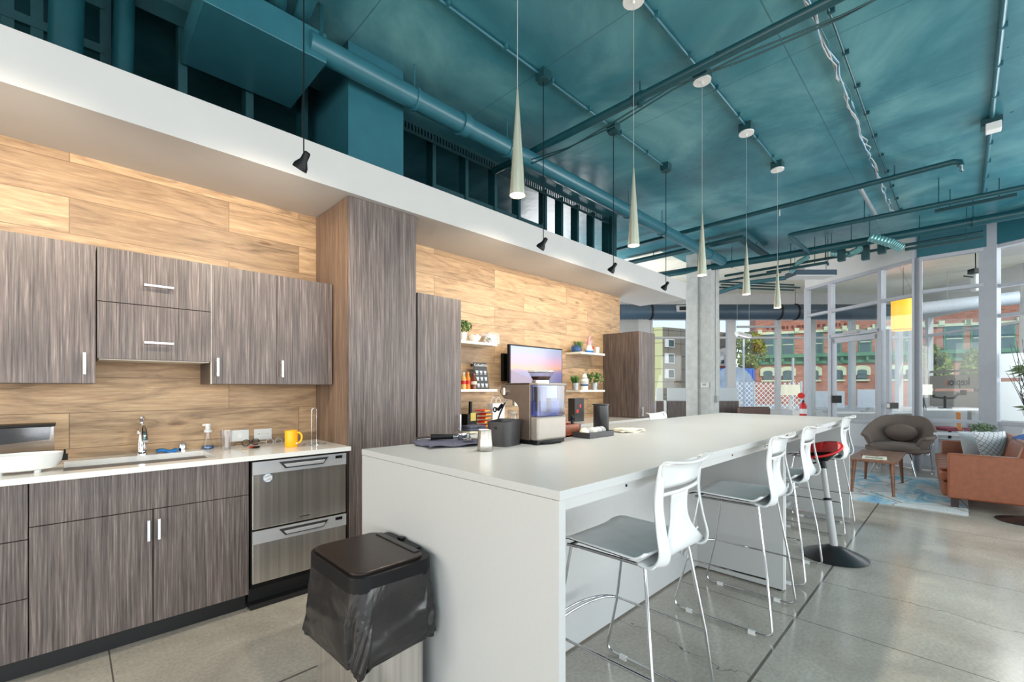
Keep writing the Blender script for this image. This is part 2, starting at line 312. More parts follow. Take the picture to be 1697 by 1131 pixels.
# ---------------------------------------------------------------- geometry helpers
class MB:
    def __init__(s, org=(0, 0, 0)): s.v = []; s.f = []; s.mi = []; s.o = org; s.cm = 0; s.mats = []
    def use(s, m):
        if m not in s.mats: s.mats.append(m)
        s.cm = s.mats.index(m); return s
    def add(s, vs, fs):
        b = len(s.v); o = s.o
        s.v += [(p[0] - o[0], p[1] - o[1], p[2] - o[2]) for p in vs]
        s.f += [tuple(b + i for i in f) for f in fs]; s.mi += [s.cm] * len(fs); return s
    def box(s, x0, y0, z0, x1, y1, z1):
        vs = [(x, y, z) for x in (x0, x1) for y in (y0, y1) for z in (z0, z1)]
        return s.add(vs, [(0, 1, 3, 2), (4, 6, 7, 5), (0, 4, 5, 1), (2, 3, 7, 6), (0, 2, 6, 4), (1, 5, 7, 3)])
    def ext(s, pts, vec):
        n = len(pts); vs = list(pts) + [(p[0] + vec[0], p[1] + vec[1], p[2] + vec[2]) for p in pts]
        fs = [tuple(range(n))[::-1], tuple(range(n, 2 * n))] + [(i, (i + 1) % n, n + (i + 1) % n, n + i) for i in range(n)]
        return s.add(vs, fs)
    def beam(s, a, b, w_, h_, up=(0, 0, 1)):
        a = Vector(a); b = Vector(b); d = (b - a).normalized(); sd = d.cross(Vector(up))
        if sd.length < 1e-4: sd = d.cross(Vector((0, 1, 0)))
        sd.normalize(); u2 = sd.cross(d)
        pts = [tuple(a + sd * (w_ / 2 * i) + u2 * (h_ / 2 * j)) for i, j in ((-1, -1), (1, -1), (1, 1), (-1, 1))]
        return s.ext(pts, tuple(b - a))
    def cyl(s, a, b, r, r2=None, n=16, caps=True):
        a = Vector(a); b = Vector(b); r2 = r if r2 is None else r2; d = (b - a).normalized()
        u = d.cross(Vector((0, 0, 1)));
        if u.length < 1e-3: u = Vector((1, 0, 0))
        u.normalize(); w_ = d.cross(u); vs = []
        for c, rr in ((a, r), (b, r2)):
            for i in range(n):
                t = 2 * math.pi * i / n; vs.append(tuple(c + u * (rr * math.cos(t)) + w_ * (rr * math.sin(t))))
        fs = [(i, (i + 1) % n, n + (i + 1) % n, n + i) for i in range(n)]
        if caps: fs += [tuple(range(n))[::-1], tuple(range(n, 2 * n))]
        return s.add(vs, fs)
    def lathe(s, cx, cy, prof, n=24, z=0, sx=1, sy=1, close=True):
        vs = []; fs = []
        for r, h in prof:
            for i in range(n):
                t = 2 * math.pi * i / n; vs.append((cx + sx * r * math.cos(t), cy + sy * r * math.sin(t), z + h))
        for k in range(len(prof) - 1):
            for i in range(n): j = (i + 1) % n; fs.append((k * n + i, k * n + j, (k + 1) * n + j, (k + 1) * n + i))
        if close:
            fs.append(tuple(range(n))[::-1]); fs.append(tuple(range((len(prof) - 1) * n, len(prof) * n)))
        return s.add(vs, fs)
    def tube(s, pts, r, n=8, closed=False):
        P = [Vector(p) for p in pts]; m = len(P); vs = []; fs = []; pu = None
        for i in range(m):
            if closed: d = P[(i + 1) % m] - P[i - 1]
            else: d = P[min(i + 1, m - 1)] - P[max(i - 1, 0)]
            d.normalize()
            if pu is None:
                u = d.cross(Vector((0, 0, 1)))
                if u.length < 1e-2: u = d.cross(Vector((0, 1, 0)))
            else: u = pu - d * pu.dot(d)
            if u.length < 1e-5: u = d.orthogonal()
            u.normalize(); pu = u; w_ = d.cross(u)
            rr = r[i] if isinstance(r, (list, tuple)) else r
            for k in range(n):
                t = 2 * math.pi * k / n; vs.append(tuple(P[i] + u * (rr * math.cos(t)) + w_ * (rr * math.sin(t))))
        q = m if closed else m - 1
        for i in range(q):
            a = i * n; b = ((i + 1) % m) * n
            for k in range(n): j = (k + 1) % n; fs.append((a + k, a + j, b + j, b + k))
        if not closed: fs += [tuple(range(n))[::-1], tuple(range((m - 1) * n, m * n))]
        return s.add(vs, fs)
    def grid(s, fn, nu, nv, keep=None):
        vs = [fn(i / nu, j / nv) for j in range(nv + 1) for i in range(nu + 1)]
        fs = [(j * (nu + 1) + i, j * (nu + 1) + i + 1, (j + 1) * (nu + 1) + i + 1, (j + 1) * (nu + 1) + i) for j in range(nv) for i in range(nu) if keep is None or keep((i + .5) / nu, (j + .5) / nv)]
        return s.add(vs, fs)
    def build(s, name, mat=None, parent=None, bevel=0, smooth=False, solid=0, sub=0, seg=2):
        me = bpy.data.meshes.new(name); me.from_pydata(s.v, [], s.f)
        if s.mats:
            for m in s.mats: me.materials.append(m)
            me.polygons.foreach_set('material_index', s.mi)
        else: me.materials.append(mat)
        bm = bmesh.new(); bm.from_mesh(me); bmesh.ops.recalc_face_normals(bm, faces=bm.faces); bm.to_mesh(me); bm.free()
        if smooth:
            me.shade_smooth(); me.set_sharp_from_angle(angle=R_(42 if smooth is True else smooth))
        me.update()
        o = bpy.data.objects.new(name, me); COL.objects.link(o)
        if parent: o.parent = parent
        elif s.o != (0, 0, 0): o.location = s.o
        if solid: md = o.modifiers.new('solid', 'SOLIDIFY'); md.thickness = solid; md.offset = 0
        if sub: md = o.modifiers.new('sub', 'SUBSURF'); md.levels = sub; md.render_levels = sub
        if bevel: md = o.modifiers.new('bevel', 'BEVEL'); md.width = bevel; md.segments = seg; md.limit_method = 'ANGLE'; md.angle_limit = R_(40)
        return o
def rrect(cx, cy, w_, d, r, n=6, ang=0):
    pts = []
    for (sx, sy, a0) in ((1, 1, 0), (-1, 1, 90), (-1, -1, 180), (1, -1, 270)):
        for k in range(n + 1):
            t = R_(a0 + 90 * k / n); pts.append(((w_ / 2 - r) * sx + r * math.cos(t), (d / 2 - r) * sy + r * math.sin(t)))
    c, s_ = math.cos(ang), math.sin(ang)
    return [(cx + x * c - y * s_, cy + x * s_ + y * c) for x, y in pts]
def P3(poly, z): return [(x, y, z) for x, y in poly]
def tag(o, label=None, cat=None, group=None, kind=None):
    if label: o['label'] = label
    if cat: o['category'] = cat
    if group: o['group'] = group
    if kind: o['kind'] = kind
    return o
def thing(name, loc, label, cat, rz=0, group=None):
    o = bpy.data.objects.new(name, None); COL.objects.link(o); o.location = loc; o.rotation_euler = (0, 0, rz); o.empty_display_size = .1
    return tag(o, label, cat, group)
def st(o, label=None): o['kind'] = 'structure'; return o
def copy_tree(o, parent=None):
    c = o.copy(); COL.objects.link(c)
    if parent: c.parent = parent
    for ch in [x for x in COL.objects if x.parent == o]: copy_tree(ch, c)
    return c
def textmesh(name, txt, size, mat, parent, loc, rot, ext=.0006, align='CENTER', mirror=False, off=0):
    cu = bpy.data.curves.new(name, 'FONT'); cu.body = txt; cu.size = size; cu.extrude = ext; cu.align_x = align; cu.resolution_u = 3; cu.offset = off
    tmp = bpy.data.objects.new(name, cu); COL.objects.link(tmp)
    dg = bpy.context.evaluated_depsgraph_get(); me = bpy.data.meshes.new_from_object(tmp.evaluated_get(dg)); bpy.data.objects.remove(tmp)
    if mirror: me.transform(Matrix.Scale(-1, 4, (1, 0, 0)))
    me.materials.clear(); me.materials.append(mat)
    o = bpy.data.objects.new(name, me); COL.objects.link(o); o.location = loc; o.rotation_euler = rot
    if parent: o.parent = parent
    return o
# ---------------------------------------------------------------- room shell
H = 3.82
def slab(name, poly, z0, z1, mat):
    return st(MB().ext(P3(poly, z0), (0, 0, z1 - z0)).build(name, mat))
W1a = DP(12.0, 3.3); W1b = DP(12.0, 10.8); W2b = DP(9.0, 10.35)
slab('floor', [(-4, -5), (9.6, -5), (12.8, -2.4), W2b, W1b, W1a, (-4, 6.2)], -.12, 0, FLOOR)
slab('ceiling', [(-4, -5), (9.6, -5), (9.6, 3.9), (7.7, 3.9), (7.7, 6.2), (-4, 6.2)], H, H + .15, CEIL)
slab('ceiling', [(9.6, -5), (12.8, -2.4), W2b, W1b, W1a, (7.7, 6.2), (7.7, 3.9), (9.6, 3.9)], H, H + .15, CEILW)
# kitchen wall faced with wood-look planks
st(MB().box(-4, 3.5, 0, 5.67, 3.6, 2.66).build('wall_kitchen', PLANK))
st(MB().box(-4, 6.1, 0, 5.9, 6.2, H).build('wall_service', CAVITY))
st(MB().box(5.9, 6.1, 0, 6.25, 6.2, H).box(8.95, 6.1, 0, 10.9, 6.2, H).box(6.25, 6.1, 0, 8.95, 6.2, .55).box(6.25, 6.1, 3.45, 8.95, 6.2, H).build('wall_north', WHITE))  # window opening made up for the added north fill lamp
m = MB()
m.box(-4.1, -5, 0, -4, -3.9, H).box(-4.1, -3.9, 3.1, -4, 3.1, H).box(-4.1, 3.1, 0, -4, 6.2, H).box(-4.1, .9, 0, -4, 1.3, 3.1)
st(m.build('wall_west', WHITE))
m = MB().box(-4, -5.1, 3.15, 9.6, -5, H).box(-4, -5.1, 0, 9.6, -5, .35)
for k in range(5): m.box(-4 + 3.2 * k, -5.1, .35, -3.6 + 3.2 * k, -5, 3.15)
st(m.build('wall_south', WHITE))
st(MB().box(9.2, -5, 0, 9.3, -4.7, H).box(9.2, -1.3, 0, 9.3, -1.05, H).box(9.2, -4.7, 0, 9.3, -1.3, .6).box(9.2, -4.7, 3.2, 9.3, -1.3, H).build('wall_east', WHITE))  # opening invented to hold the added fill lamp on the east side
# dropped soffit over the kitchen
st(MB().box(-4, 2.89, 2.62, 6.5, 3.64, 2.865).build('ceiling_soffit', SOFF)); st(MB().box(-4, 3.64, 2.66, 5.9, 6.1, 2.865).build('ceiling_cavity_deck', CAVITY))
# plasterboard shaft above the tall cabinet
st(MB().box(1.43, 3.12, 2.865, 1.88, 3.8, H).build('wall_shaft', TEALD))

# steel stud framing on the back of the soffit
t = thing('stud_framing', (0, 3.65, 2.865), 'teal metal stud framing standing on the white soffit', 'framing')
o_ = (0, 3.65, 2.865)
m = MB(o_)
for k, x in enumerate((1.93, 2.546, 2.956, 3.368, 3.743, 4.216, 4.538, 4.873, 5.237, 5.62)):
    mm = MB(o_).box(x - .02, 3.65, 2.865, x + .02, 3.66, 3.78).box(x - .02, 3.66, 2.865, x - .012, 3.76, 3.78)
    mm.build('stud', TEALF, t)
for x in (-.239, -.129, .156, .536, .932, 1.318):
    MB(o_).box(x - .025, 3.65, 2.865, x + .025, 3.66, 3.78).box(x - .025, 3.66, 2.865, x - .015, 3.76, 3.78).build('stud', TEALF, t)
m = MB(o_).box(1.9, 3.64, 3.79, 5.72, 3.645, H).box(1.9, 3.64, 3.70, 5.72, 3.645, 3.73)
x = 1.9
while x < 5.7: m.box(x, 3.64, 3.73, x + .018, 3.645, 3.79); x += .036
m.box(-1, 3.64, 3.7, 1.43, 3.645, H)
m.build('slotted_track', TEALF, t)
for a, b in (((2.55, 3.68, 3.30), (4.2, 3.68, 3.30)), ((2.55, 3.69, 2.87), (2.95, 3.69, 3.3)), ((3.9, 3.69, 2.87), (4.2, 3.69, 3.35)), ((-.6, 3.66, 3.35), (.15, 3.66, 3.35)), ((-.6, 3.66, 3.62), (.15, 3.66, 3.62))):
    MB(o_).beam(a, b, .03, .05).build('brace', TEALF, t)
m = MB(o_).box(5.62, 3.60, 2.865, 5.75, 3.76, H); m.build('end_post', TEALF, t)

# ---------------------------------------------------------------- ducts, pipes, conduit
def pipe(name, pts, r, mat, label, cat, n=16, group=None, hangers=(), smooth=True, couplings=(), ribs=None):
    o0 = pts[0]; t = thing(name, o0, label, cat, group=group)
    MB(o0).tube(pts, r, n).build('pipe_run', mat, t, smooth=smooth)
    for p in hangers:
        MB(o0).cyl((p[0], p[1], p[2] + r * .8), (p[0], p[1], H), .006, n=6).build('hanger_rod', mat, t)
        d = (Vector(pts[1]) - Vector(pts[0])).normalized(); q = Vector(p)
        MB(o0).cyl(q - d * .012, q + d * .012, r * 1.12, n=n).build('clamp', mat, t, smooth=True)
    for p in couplings:
        d = (Vector(pts[1]) - Vector(pts[0])).normalized(); q = Vector(p)
        MB(o0).cyl(q - d * .035, q + d * .035, r * 1.22, n=n).build('coupling', mat, t, smooth=True)
    return t
pipe('round_duct', [(1.1, 2.99, 3.55), (8.2, 2.99, 3.55)], .078, TEALD, 'long teal round duct running above the white soffit', 'duct', 24,
     hangers=[(1.9, 2.99, 3.55), (2.9, 2.99, 3.55), (5.05, 2.99, 3.55), (5.95, 2.99, 3.55), (7.6, 2.99, 3.55)], couplings=[(2.38, 2.99, 3.55)])
t = thing('air_handler', (.85, 3.25, 3.45), 'boxy teal air handler hung over the left end of the soffit', 'air handler')
oo = (.85, 3.25, 3.45)
MB(oo).box(.525, 2.95, 3.45, 1.205, 3.62, 3.64).build('housing', TEALD, t, bevel=.004)
for x in (.62, 1.17): MB(oo).box(x - .012, 2.945, 3.6, x + .012, 2.95, H).build('hanger_strap', TEALP, t)
for k, (x0, y0, x1, y1, r) in enumerate(((.75, 3.3, .3, 2.2, .06), (1.0, 3.3, .75, 2.3, .05), (1.1, 3.3, 1.0, 2.4, .05))):
    pipe('branch_pipe', [(x0, y0, 3.72), (x1, y1, 3.74)], r, TEALD, ['thick teal branch pipe above the left of the air handler', 'teal branch pipe above the middle of the air handler', 'teal branch pipe above the right corner of the air handler'][k], 'pipe')
for k, (x, y, r) in enumerate(((-.02, 3.42, .07), (.22, 3.55, .05))):
    pipe('riser_pipe', [(x, y, 2.87), (x + .02, y, H)], r, TEALP, ['thick teal riser pipe above the left end of the soffit', 'slimmer teal riser pipe beside the thick riser'][k], 'pipe', 20)
pipe('crossing_pipe', [(-.8, 4.2, 3.0), (2.2, 4.3, 3.15)], .05, TEALP, 'low teal pipe behind the stud framing at left', 'pipe')
pipe('crossing_pipe', [(1.8, 4.3, 3.2), (5.5, 4.4, 3.1)], .04, TEALP, 'teal pipe seen between the studs above the middle of the soffit', 'pipe')
pipe('drop_pipe', [(4.05, 4.0, 3.35), (4.35, 4.0, 3.35), (4.38, 4.0, 3.32), (4.38, 4.0, 2.87)], .03, TEALP, 'bent teal drop pipe between the studs', 'pipe')

z1 = 3.50
z1 = 3.69; P1 = [(3.31, 3.62, z1), (3.33, -1.6, z1)]
t = pipe('sprinkler_main', P1, .035, TEALP, 'long teal sprinkler pipe crossing the ceiling above the cone pendants', 'pipe', hangers=[(3.32, 1.86, z1), (3.33, -.5, z1)])
o0 = P1[0]; MB(o0).cyl((3.32, 1.83, z1), (3.32, 1.93, z1), .045).cyl((3.32, 1.86, z1 - .07), (3.32, 1.86, z1 - .03), .022).build('sprinkler_head', TEALP, t, smooth=True)
t = pipe('sprinkler_line', [(6.70, 4.6, z1), (6.61, .065, z1), (6.61, .02, z1 - .02), (6.61, .012, z1 - .06)], .03, TEALP, 'dark teal sprinkler pipe ending in an elbow at right', 'pipe', hangers=[(6.62, .54, z1), (6.65, 2.1, z1)], couplings=())
MB((6.70, 4.6, z1)).cyl((6.61, .01, z1 - .06), (6.61, .01, z1 - .12), .012).cyl((6.61, .01, z1 - .11), (6.61, .01, z1 - .12), .02).build('sprinkler_head', CHROME, t)
MB((6.70, 4.6, z1)).cyl((6.65, 1.70, z1 - .02), (6.65, 1.70, z1 - .11), .013).build('sprinkler_head', CHROME, t)
z1_ = z1; pipe('sprinkler_branch', [(6.64, .85, z1 - .02), (8.0, .83, z1 - .02)], .022, GALV, 'short pale pipe branching off the elbow-ended sprinkler pipe', 'pipe')
z1 = 3.5; t = pipe('sprinkler_line', [(8.5, 1.74, z1), (7.42, 1.76, z1), (7.34, 1.74, z1), (7.325, 1.68, z1), (7.42, -1.1, z1)], .03, TEALP, 'teal pipe with a bend left of its run, in front of the thick teal pipe', 'pipe', hangers=[(7.36, .9, z1), (7.38, .2, z1)])
pipe('thick_main', [(8.2, 4.3, 3.52), (8.5, 2.1, 3.52), (8.55, .3, 3.52), (8.55, -1.3, 3.52)], .06, TEALP, 'thick teal main pipe nearest the glass wall', 'pipe', 20, hangers=[(8.52, 1.2, 3.52), (8.54, -.1, 3.52), (8.4, 2.9, 3.52)])
z3 = 3.45
for k, (x, y0, y1) in enumerate(((8.9, 3.2, -.2), (9.1, 3.4, 2.3))):
    pipe('small_pipe', [(x, y0, z3 - .05 * k), (x, y1, z3 - .05 * k)], .022, TEALF, ['thin dark teal pipe behind the thick main', 'thin dark teal pipe nearest the door glazing'][k], 'pipe', 10, hangers=[(x, 1.6, z3 - .05 * k)])
t = thing('cable_tray', (7.65, 3.5, 3.72), 'flat dark teal cable tray bending near the cone pendants', 'cable tray')
MB((7.65, 3.5, 3.72)).box(7.55, 2.45, 3.69, 7.72, 4.6, 3.73).box(7.72, 2.45, 3.69, 9.0, 2.56, 3.73).build('tray', TEALF, t)
MB((7.65, 3.5, 3.72)).cyl((7.63, 4.0, 3.73), (7.63, 4.0, H), .006, n=6).cyl((8.4, 2.5, 3.73), (8.4, 2.5, H), .006, n=6).build('hanger_rod', TEALF, t)
# strut hangers and clutter above the glass corner
def strut(cx, cy, z, L, label, ang=90):
    t = thing('strut_rack', (cx, cy, z), label, 'pipe rack'); a = R_(ang); dx, dy = math.cos(a) * L / 2, math.sin(a) * L / 2
    MB((cx, cy, z)).beam((cx - dx, cy - dy, z), (cx + dx, cy + dy, z), .04, .04).build('strut', TEALF, t)
    for s in (-.6, .6): MB((cx, cy, z)).cyl((cx + dx * s, cy + dy * s, z), (cx + dx * s, cy + dy * s, H), .006, n=6).build('hanger_rod', TEALF, t)
strut(7.9, -.1, 3.58, .7, 'teal strut rack hung above the thick main at right'); strut(8.8, .2, 3.36, .8, 'teal strut rack hung below the thick main at right')
strut(8.8, 2.0, 3.36, .9, 'teal strut rack hung behind the cone pendants')
def flex(name, pts, r, mat, label):
    t = thing(name, pts[0], label, 'duct'); P = []
    V = [Vector(p) for p in pts]; n = 26; rr = []
    for i in range(n + 1):
        s = i / n * (len(V) - 1); k = min(int(s), len(V) - 2); P.append(tuple(V[k].lerp(V[k + 1], s - k))); rr.append(r * (1.06 if i % 2 else .94))
    MB(pts[0]).tube(P, rr, 14).build('flexible_tube', mat, t); MB(pts[0]).cyl(pts[0], (pts[0][0], pts[0][1], H), .006, n=6).build('hanger_rod', TEALF, t); return t
FLEXM = S('foil_teal', (120, 170, 170), .3, .5, .1)
flex('flexible_duct', [(8.25, .95, 3.50), (8.32, .72, 3.38), (8.36, .60, 3.28)], .06, FLEXM, 'ribbed silvery teal flexible duct pointing down near the glass corner')
flex('flexible_duct', [(8.8, 1.5, 3.5), (8.75, 1.25, 3.42), (8.6, 1.1, 3.44)], .05, FLEXM, 'smaller ribbed flexible duct curling under the thick main')
flex('flexible_duct', [(8.9, 2.1, 3.32), (8.8, 1.95, 3.45), (8.7, 1.8, 3.48)], .04, FLEXM, 'thin pale flexible duct above the hanging light box')
t = thing('junction_cluster', (8.6, 1.2, 3.5), 'dark teal pipe brackets clustered under the thick main', 'brackets')
for k, (x, y, z, a) in enumerate(((8.7, 1.35, 3.42, .10), (8.7, 1.05, 3.4, .12), (8.65, .85, 3.42, .1))):
    MB((8.6, 1.2, 3.5)).box(x - .05, y - .05, z - a, x + .05, y + .05, z + a).build('bracket', TEALF, t, bevel=.01)
# hanging rectangular light box with white underside
t = thing('light_box', (9.44, 1.92, 3.3), 'suspended flat light box, slate sides and white underside, by the glass', 'ceiling light', rz=R_(-45))
MB().box(-.36, -.16, 0, .36, .16, .09).build('housing', NAVYD, t); MB().box(-.34, -.15, -.012, .34, .15, 0).build('diffuser', PLAS, t)
for x in (-.28, .28): MB().cyl((x, 0, .09), (x, 0, H - 3.3), .005, n=6).build('hanger_rod', NAVYD, t)

# pendant canopies, conduit runs
def conduit(name, y, xs, mat, label, r=.011, z=H - .02):
    t = thing(name, (xs[0], y, z), label, 'conduit')
    MB((xs[0], y, z)).cyl((xs[0], y, z), (xs[1], y, z), r, n=10).build('conduit_tube', mat, t, smooth=True)
    x = xs[0] + .5
    while x < xs[1]:
        MB((xs[0], y, z)).box(x - .01, y - .03, z - r * 1.15, x + .01, y + .012, z + .02).build('strap', mat, t); x += .52
    return t
conduit('ceiling_conduit', 1.45, (.2, 5.55), TEALD, 'conduit feeding the row of cone pendants')
conduit('ceiling_conduit', 2.36, (.2, 4.8), TEALD, 'conduit feeding the row of small black spotlights')
conduit('ceiling_conduit', -.19, (2.5, 8.4), TEALD, 'conduit on the right side of the ceiling', .016)
conduit('ceiling_conduit', .62, (1.0, 8.3), TEALP, 'thin conduit beside the bundled ceiling cables', .007)
def sag(x0, y, x1, z, amp, k, seedv):
    random.seed(seedv); return [(x0 + (x1 - x0) * i / k, y + random.uniform(-amp, amp), z - random.uniform(0, amp)) for i in range(k + 1)]
t = thing('cable_bundle', (2.5, .69, H), 'bundle of loose white and teal cables tied along the ceiling', 'cables')
for k, mt in enumerate((GREYP, TEALD, S('pale_blue_cable', (150, 180, 200), .5), GREYP)):
    MB((2.5, .69, H)).tube(sag(2.5, .69, 8.2, H - .02, .025, 34, k), .005, 6).build('cable', mt, t, smooth=True)
t = thing('cable_bundle', (3.2, 3.2, H - .3), 'dark cables slung beside the long sprinkler pipe', 'cables')
for k in range(2):
    pts = [(3.16 + .03 * math.sin(i * 1.3 + k), 3.0 - .5 * i, 3.52 - .06 * abs(math.sin(i * .9 + k * .5))) for i in range(10)]
    MB((3.2, 3.2, H - .3)).tube(pts, .006, 6).build('cable', TEALF, t, smooth=True)
t = thing('sensor_box', (6.1, -.19, 3.74), 'white sensor box under the right-hand ceiling conduit', 'sensor')
MB((6.1, -.19, 3.74)).box(6.02, -.26, 3.74, 6.16, -.12, 3.80).build('junction_box', TEALF, t); MB((6.1, -.19, 3.74)).box(5.96, -.25, 3.66, 6.06, -.15, 3.73).build('sensor_body', PLAS, t, bevel=.005)
def cone_pendant(x, y, label):
    t = thing('cone_pendant', (x, y, 2.2), label, 'pendant light', group='brushed cone pendants over the island')
    o0 = (x, y, 2.2)
    MB(o0).box(x - .055, y - .055, H - .075, x + .055, y + .055, H).build('junction_box', TEALF, t)
    MB(o0).cyl((x, y, H - .088), (x, y, H - .075), .066, n=28).cyl((x, y, H - .105), (x, y, H - .088), .008, n=8).build('canopy', PLAS, t, smooth=True)
    MB(o0).cyl((x, y, 2.69), (x, y, H - .1), .0015, n=6).build('cord', GREYP, t)
    MB(o0).lathe(x, y, [(.0345, 2.202), (.0365, 2.2), (.0365, 2.212), (.0345, 2.23), (.004, 2.69), (.001, 2.70)], 32, close=False).build('cone_shade', BRASS, t, smooth=True)
    MB(o0).lathe(x, y, [(.0, 2.207), (.033, 2.207)], 24, close=False).build('bulb', BULB, t)
    return t
CX_ = [1.473, 2.51, 3.555, 4.585, 5.60]
CL = ['nearest and largest brushed cone pendant, lit', 'second brushed cone pendant from the camera, lit', 'middle brushed cone pendant in the row of five', 'fourth brushed cone pendant, in front of the far brick view', 'farthest brushed cone pendant, beside the far duct']
for x, lb in zip(CX_, CL):
    cone_pendant(x, 1.45, lb)
    d = bpy.data.lights.new('pendant_lamp', 'SPOT'); d.energy = 42; d.color = (1, .92, .8); d.spot_size = R_(125); d.spot_blend = .6; d.shadow_soft_size = .03
    o = bpy.data.objects.new('pendant_lamp', d); COL.objects.link(o); o.location = (x, 1.45, 2.19)
def spotlight(x, y, z, label, big=1, tilt=-.5):
    t = thing('track_spotlight', (x, y, z), label, 'spotlight', group='small black spotlights hung before the soffit'); o0 = (x, y, z)
    MB(o0).box(x - .045, y - .045, H - .07, x + .045, y + .045, H).build('junction_box', TEALF, t)
    MB(o0).cyl((x, y, H - .082), (x, y, H - .07), .05, n=24).build('canopy', TEALF, t)
    MB(o0).cyl((x, y, z + .03), (x, y, H - .07), .0035, n=6).build('stem', BLACK, t)
    sh = MB().lathe(0, 0, [(.010, .045), (.016, .04), (.018, .0), (.034, -.03), (.036, -.05), (.032, -.048), (.028, -.03)], 24, close=False).build('lamp_head', BLACK, t, smooth=True)
    sh.rotation_euler = (.55, .3, 0); return t
for (x, lb) in ((-.21, 'black spotlight cut by the left edge, above the soffit face'), (.84, 'black spotlight left of the tall cabinet top'), (2.67, 'black spotlight right of the nearest cone pendant'),
                (3.68, 'black spotlight left of the second cone pendant'), (4.75, 'black spotlight nearest the far end of the soffit')):
    spotlight(x, 2.34, 2.46, lb)
    d = bpy.data.lights.new('wall_wash', 'SPOT'); d.energy = 35; d.color = (1, .86, .68); d.spot_size = R_(142); d.spot_blend = .8; d.shadow_soft_size = .03
    o = bpy.data.objects.new('wall_wash', d); COL.objects.link(o); o.location = (x, 2.40, 2.42)
    o.rotation_euler = Vector((0, -1.0, .75)).to_track_quat('Z', 'Y').to_euler()

# ---------------------------------------------------------------- kitchen cabinetry
FY = 2.922   # face of the base doors
def vhandle(p, x, z0, z1, y, org, hor=False):
    m = MB(org)
    if hor: m.box(x, y - .034, z0, z1, y - .022, z0 + .012).box(x + .01, y - .024, z0 + .002, x + .02, y, z0 + .01).box(z1 - .02, y - .024, z0 + .002, z1 - .01, y, z0 + .01)
    else: m.box(x - .006, y - .034, z0, x + .006, y - .022, z1).box(x - .004, y - .024, z0 + .01, x + .004, y, z0 + .02).box(x - .004, y - .024, z1 - .02, x + .004, y, z1 - .01)
    return m.build('handle', HANDLE, p, bevel=.001)
# base sink cabinet
o0 = (.3, 3.2, 0); t = thing('base_cabinet', o0, 'dark laminate sink base cabinet with two doors, left of the dishwasher', 'cabinet')
MB(o0).box(-.128, 2.943, .105, .742, 3.47, .885).build('body', LAMD, t)
MB(o0).box(-.128, 3.0, 0, .742, 3.02, .105).build('toe_kick', KICK, t)
MB(o0).box(-.127, FY, .69, .741, FY + .02, .884).build('apron_panel', LAM, t, bevel=.001)
for a, b in ((-.127, .303), (.307, .741)):
    d = MB(o0).box(a, FY, .108, b, FY + .02, .686).build('door', LAM, t, bevel=.001)
    vhandle(d, (.285 if a < 0 else .327), .535, .64, FY, o0)
o0 = (-.6, 3.2, 0); t = thing('base_cabinet', o0, 'dark laminate drawer base cabinet at the far left edge', 'cabinet')
MB(o0).box(-1.2, 2.943, .105, -.132, 3.49, .885).build('body', LAMD, t); MB(o0).box(-1.2, 3.0, 0, -.128, 3.02, .105).build('toe_kick', KICK, t)
for a, b in ((.108, .372), (.376, .634), (.638, .884)): MB(o0).box(-1.2, FY, a, -.131, FY + .02, b).build('drawer', LAM, t, bevel=.001)
# worktop with undermount sink
t = thing('kitchen_worktop', (.3, 3.2, .885), 'white quartz kitchen worktop running to the tall cabinet', 'worktop'); o0 = (.3, 3.2, .885)
m = MB(o0).box(-1.2, 2.892, .888, -.02, 3.5, .916).box(.6, 2.892, .888, 1.345, 3.5, .916).box(-.02, 2.892, .888, .6, 2.99, .916).box(-.02, 3.36, .888, .6, 3.5, .916)
m.build('slab', QUARTZ, t)
m = MB(o0).box(-.03, 2.98, .70, .61, 3.37, .71).box(-.03, 2.98, .70, -.02, 3.37, .888).box(.6, 2.98, .70, .61, 3.37, .888).box(-.03, 2.98, .70, .61, 2.99, .888).box(-.03, 3.36, .70, .61, 3.37, .888)
m.build('sink_basin', CERW, t, bevel=.003)
# dish drawers
o0 = (1.03, 3.2, 0); t = thing('drawer_dishwasher', o0, 'stainless two-drawer dishwasher under the white worktop', 'dishwasher')
MB(o0).box(.756, 2.95, .12, 1.32, 3.49, .884).build('body', BLACK, t)
MB(o0).box(.756, 3.0, 0, 1.32, 3.02, .12).box(.756, 2.94, .0, 1.33, 3.0, .03).build('plinth', KICK, t)
for z0, z1 in ((.478, .875), (.16, .468)):
    d = MB(o0).box(.757, FY - .01, z0, 1.318, FY + .03, z1).build('dish_drawer', STEELV, t, bevel=.004)
    MB(o0).box(.757, FY - .014, z1 - .075, 1.318, FY - .008, z1).build('control_strip', CSTRIP, d)
    zz = z1 - .055
    MB(o0).ext([(.90, FY - .016, zz + .042), (1.20, FY - .016, zz + .042), (1.165, FY - .016, zz), (.935, FY - .016, zz)], (0, .004, 0)).build('handle_recess', DGREY, d)
    MB(o0).ext([(.925, FY - .03, zz + .028), (1.175, FY - .03, zz + .028), (1.16, FY - .03, zz + .008), (.94, FY - .03, zz + .008)], (0, .014, 0)).build('handle', CSTRIP, d, bevel=.002)
    MB(o0).box(1.245, FY - .017, z1 - .03, 1.29, FY - .013, z1 - .012).build('display', BLACK, d)
    for x in (1.25, 1.267, 1.284): MB(o0).cyl((x, FY - .017, z1 - .045), (x, FY - .012, z1 - .045), .004, n=12).build('button', GREYP, d)
MB(o0).box(1.02, FY - .012, .505, 1.08, FY - .0095, .510).build('maker_badge', DGREY, t)
bx, bz = .838, .775
o0 = (bx, FY - .012, bz); t = thing('dish_magnet', o0, 'round blue-rimmed magnet reading clean and dirty on the upper dish drawer', 'magnet')
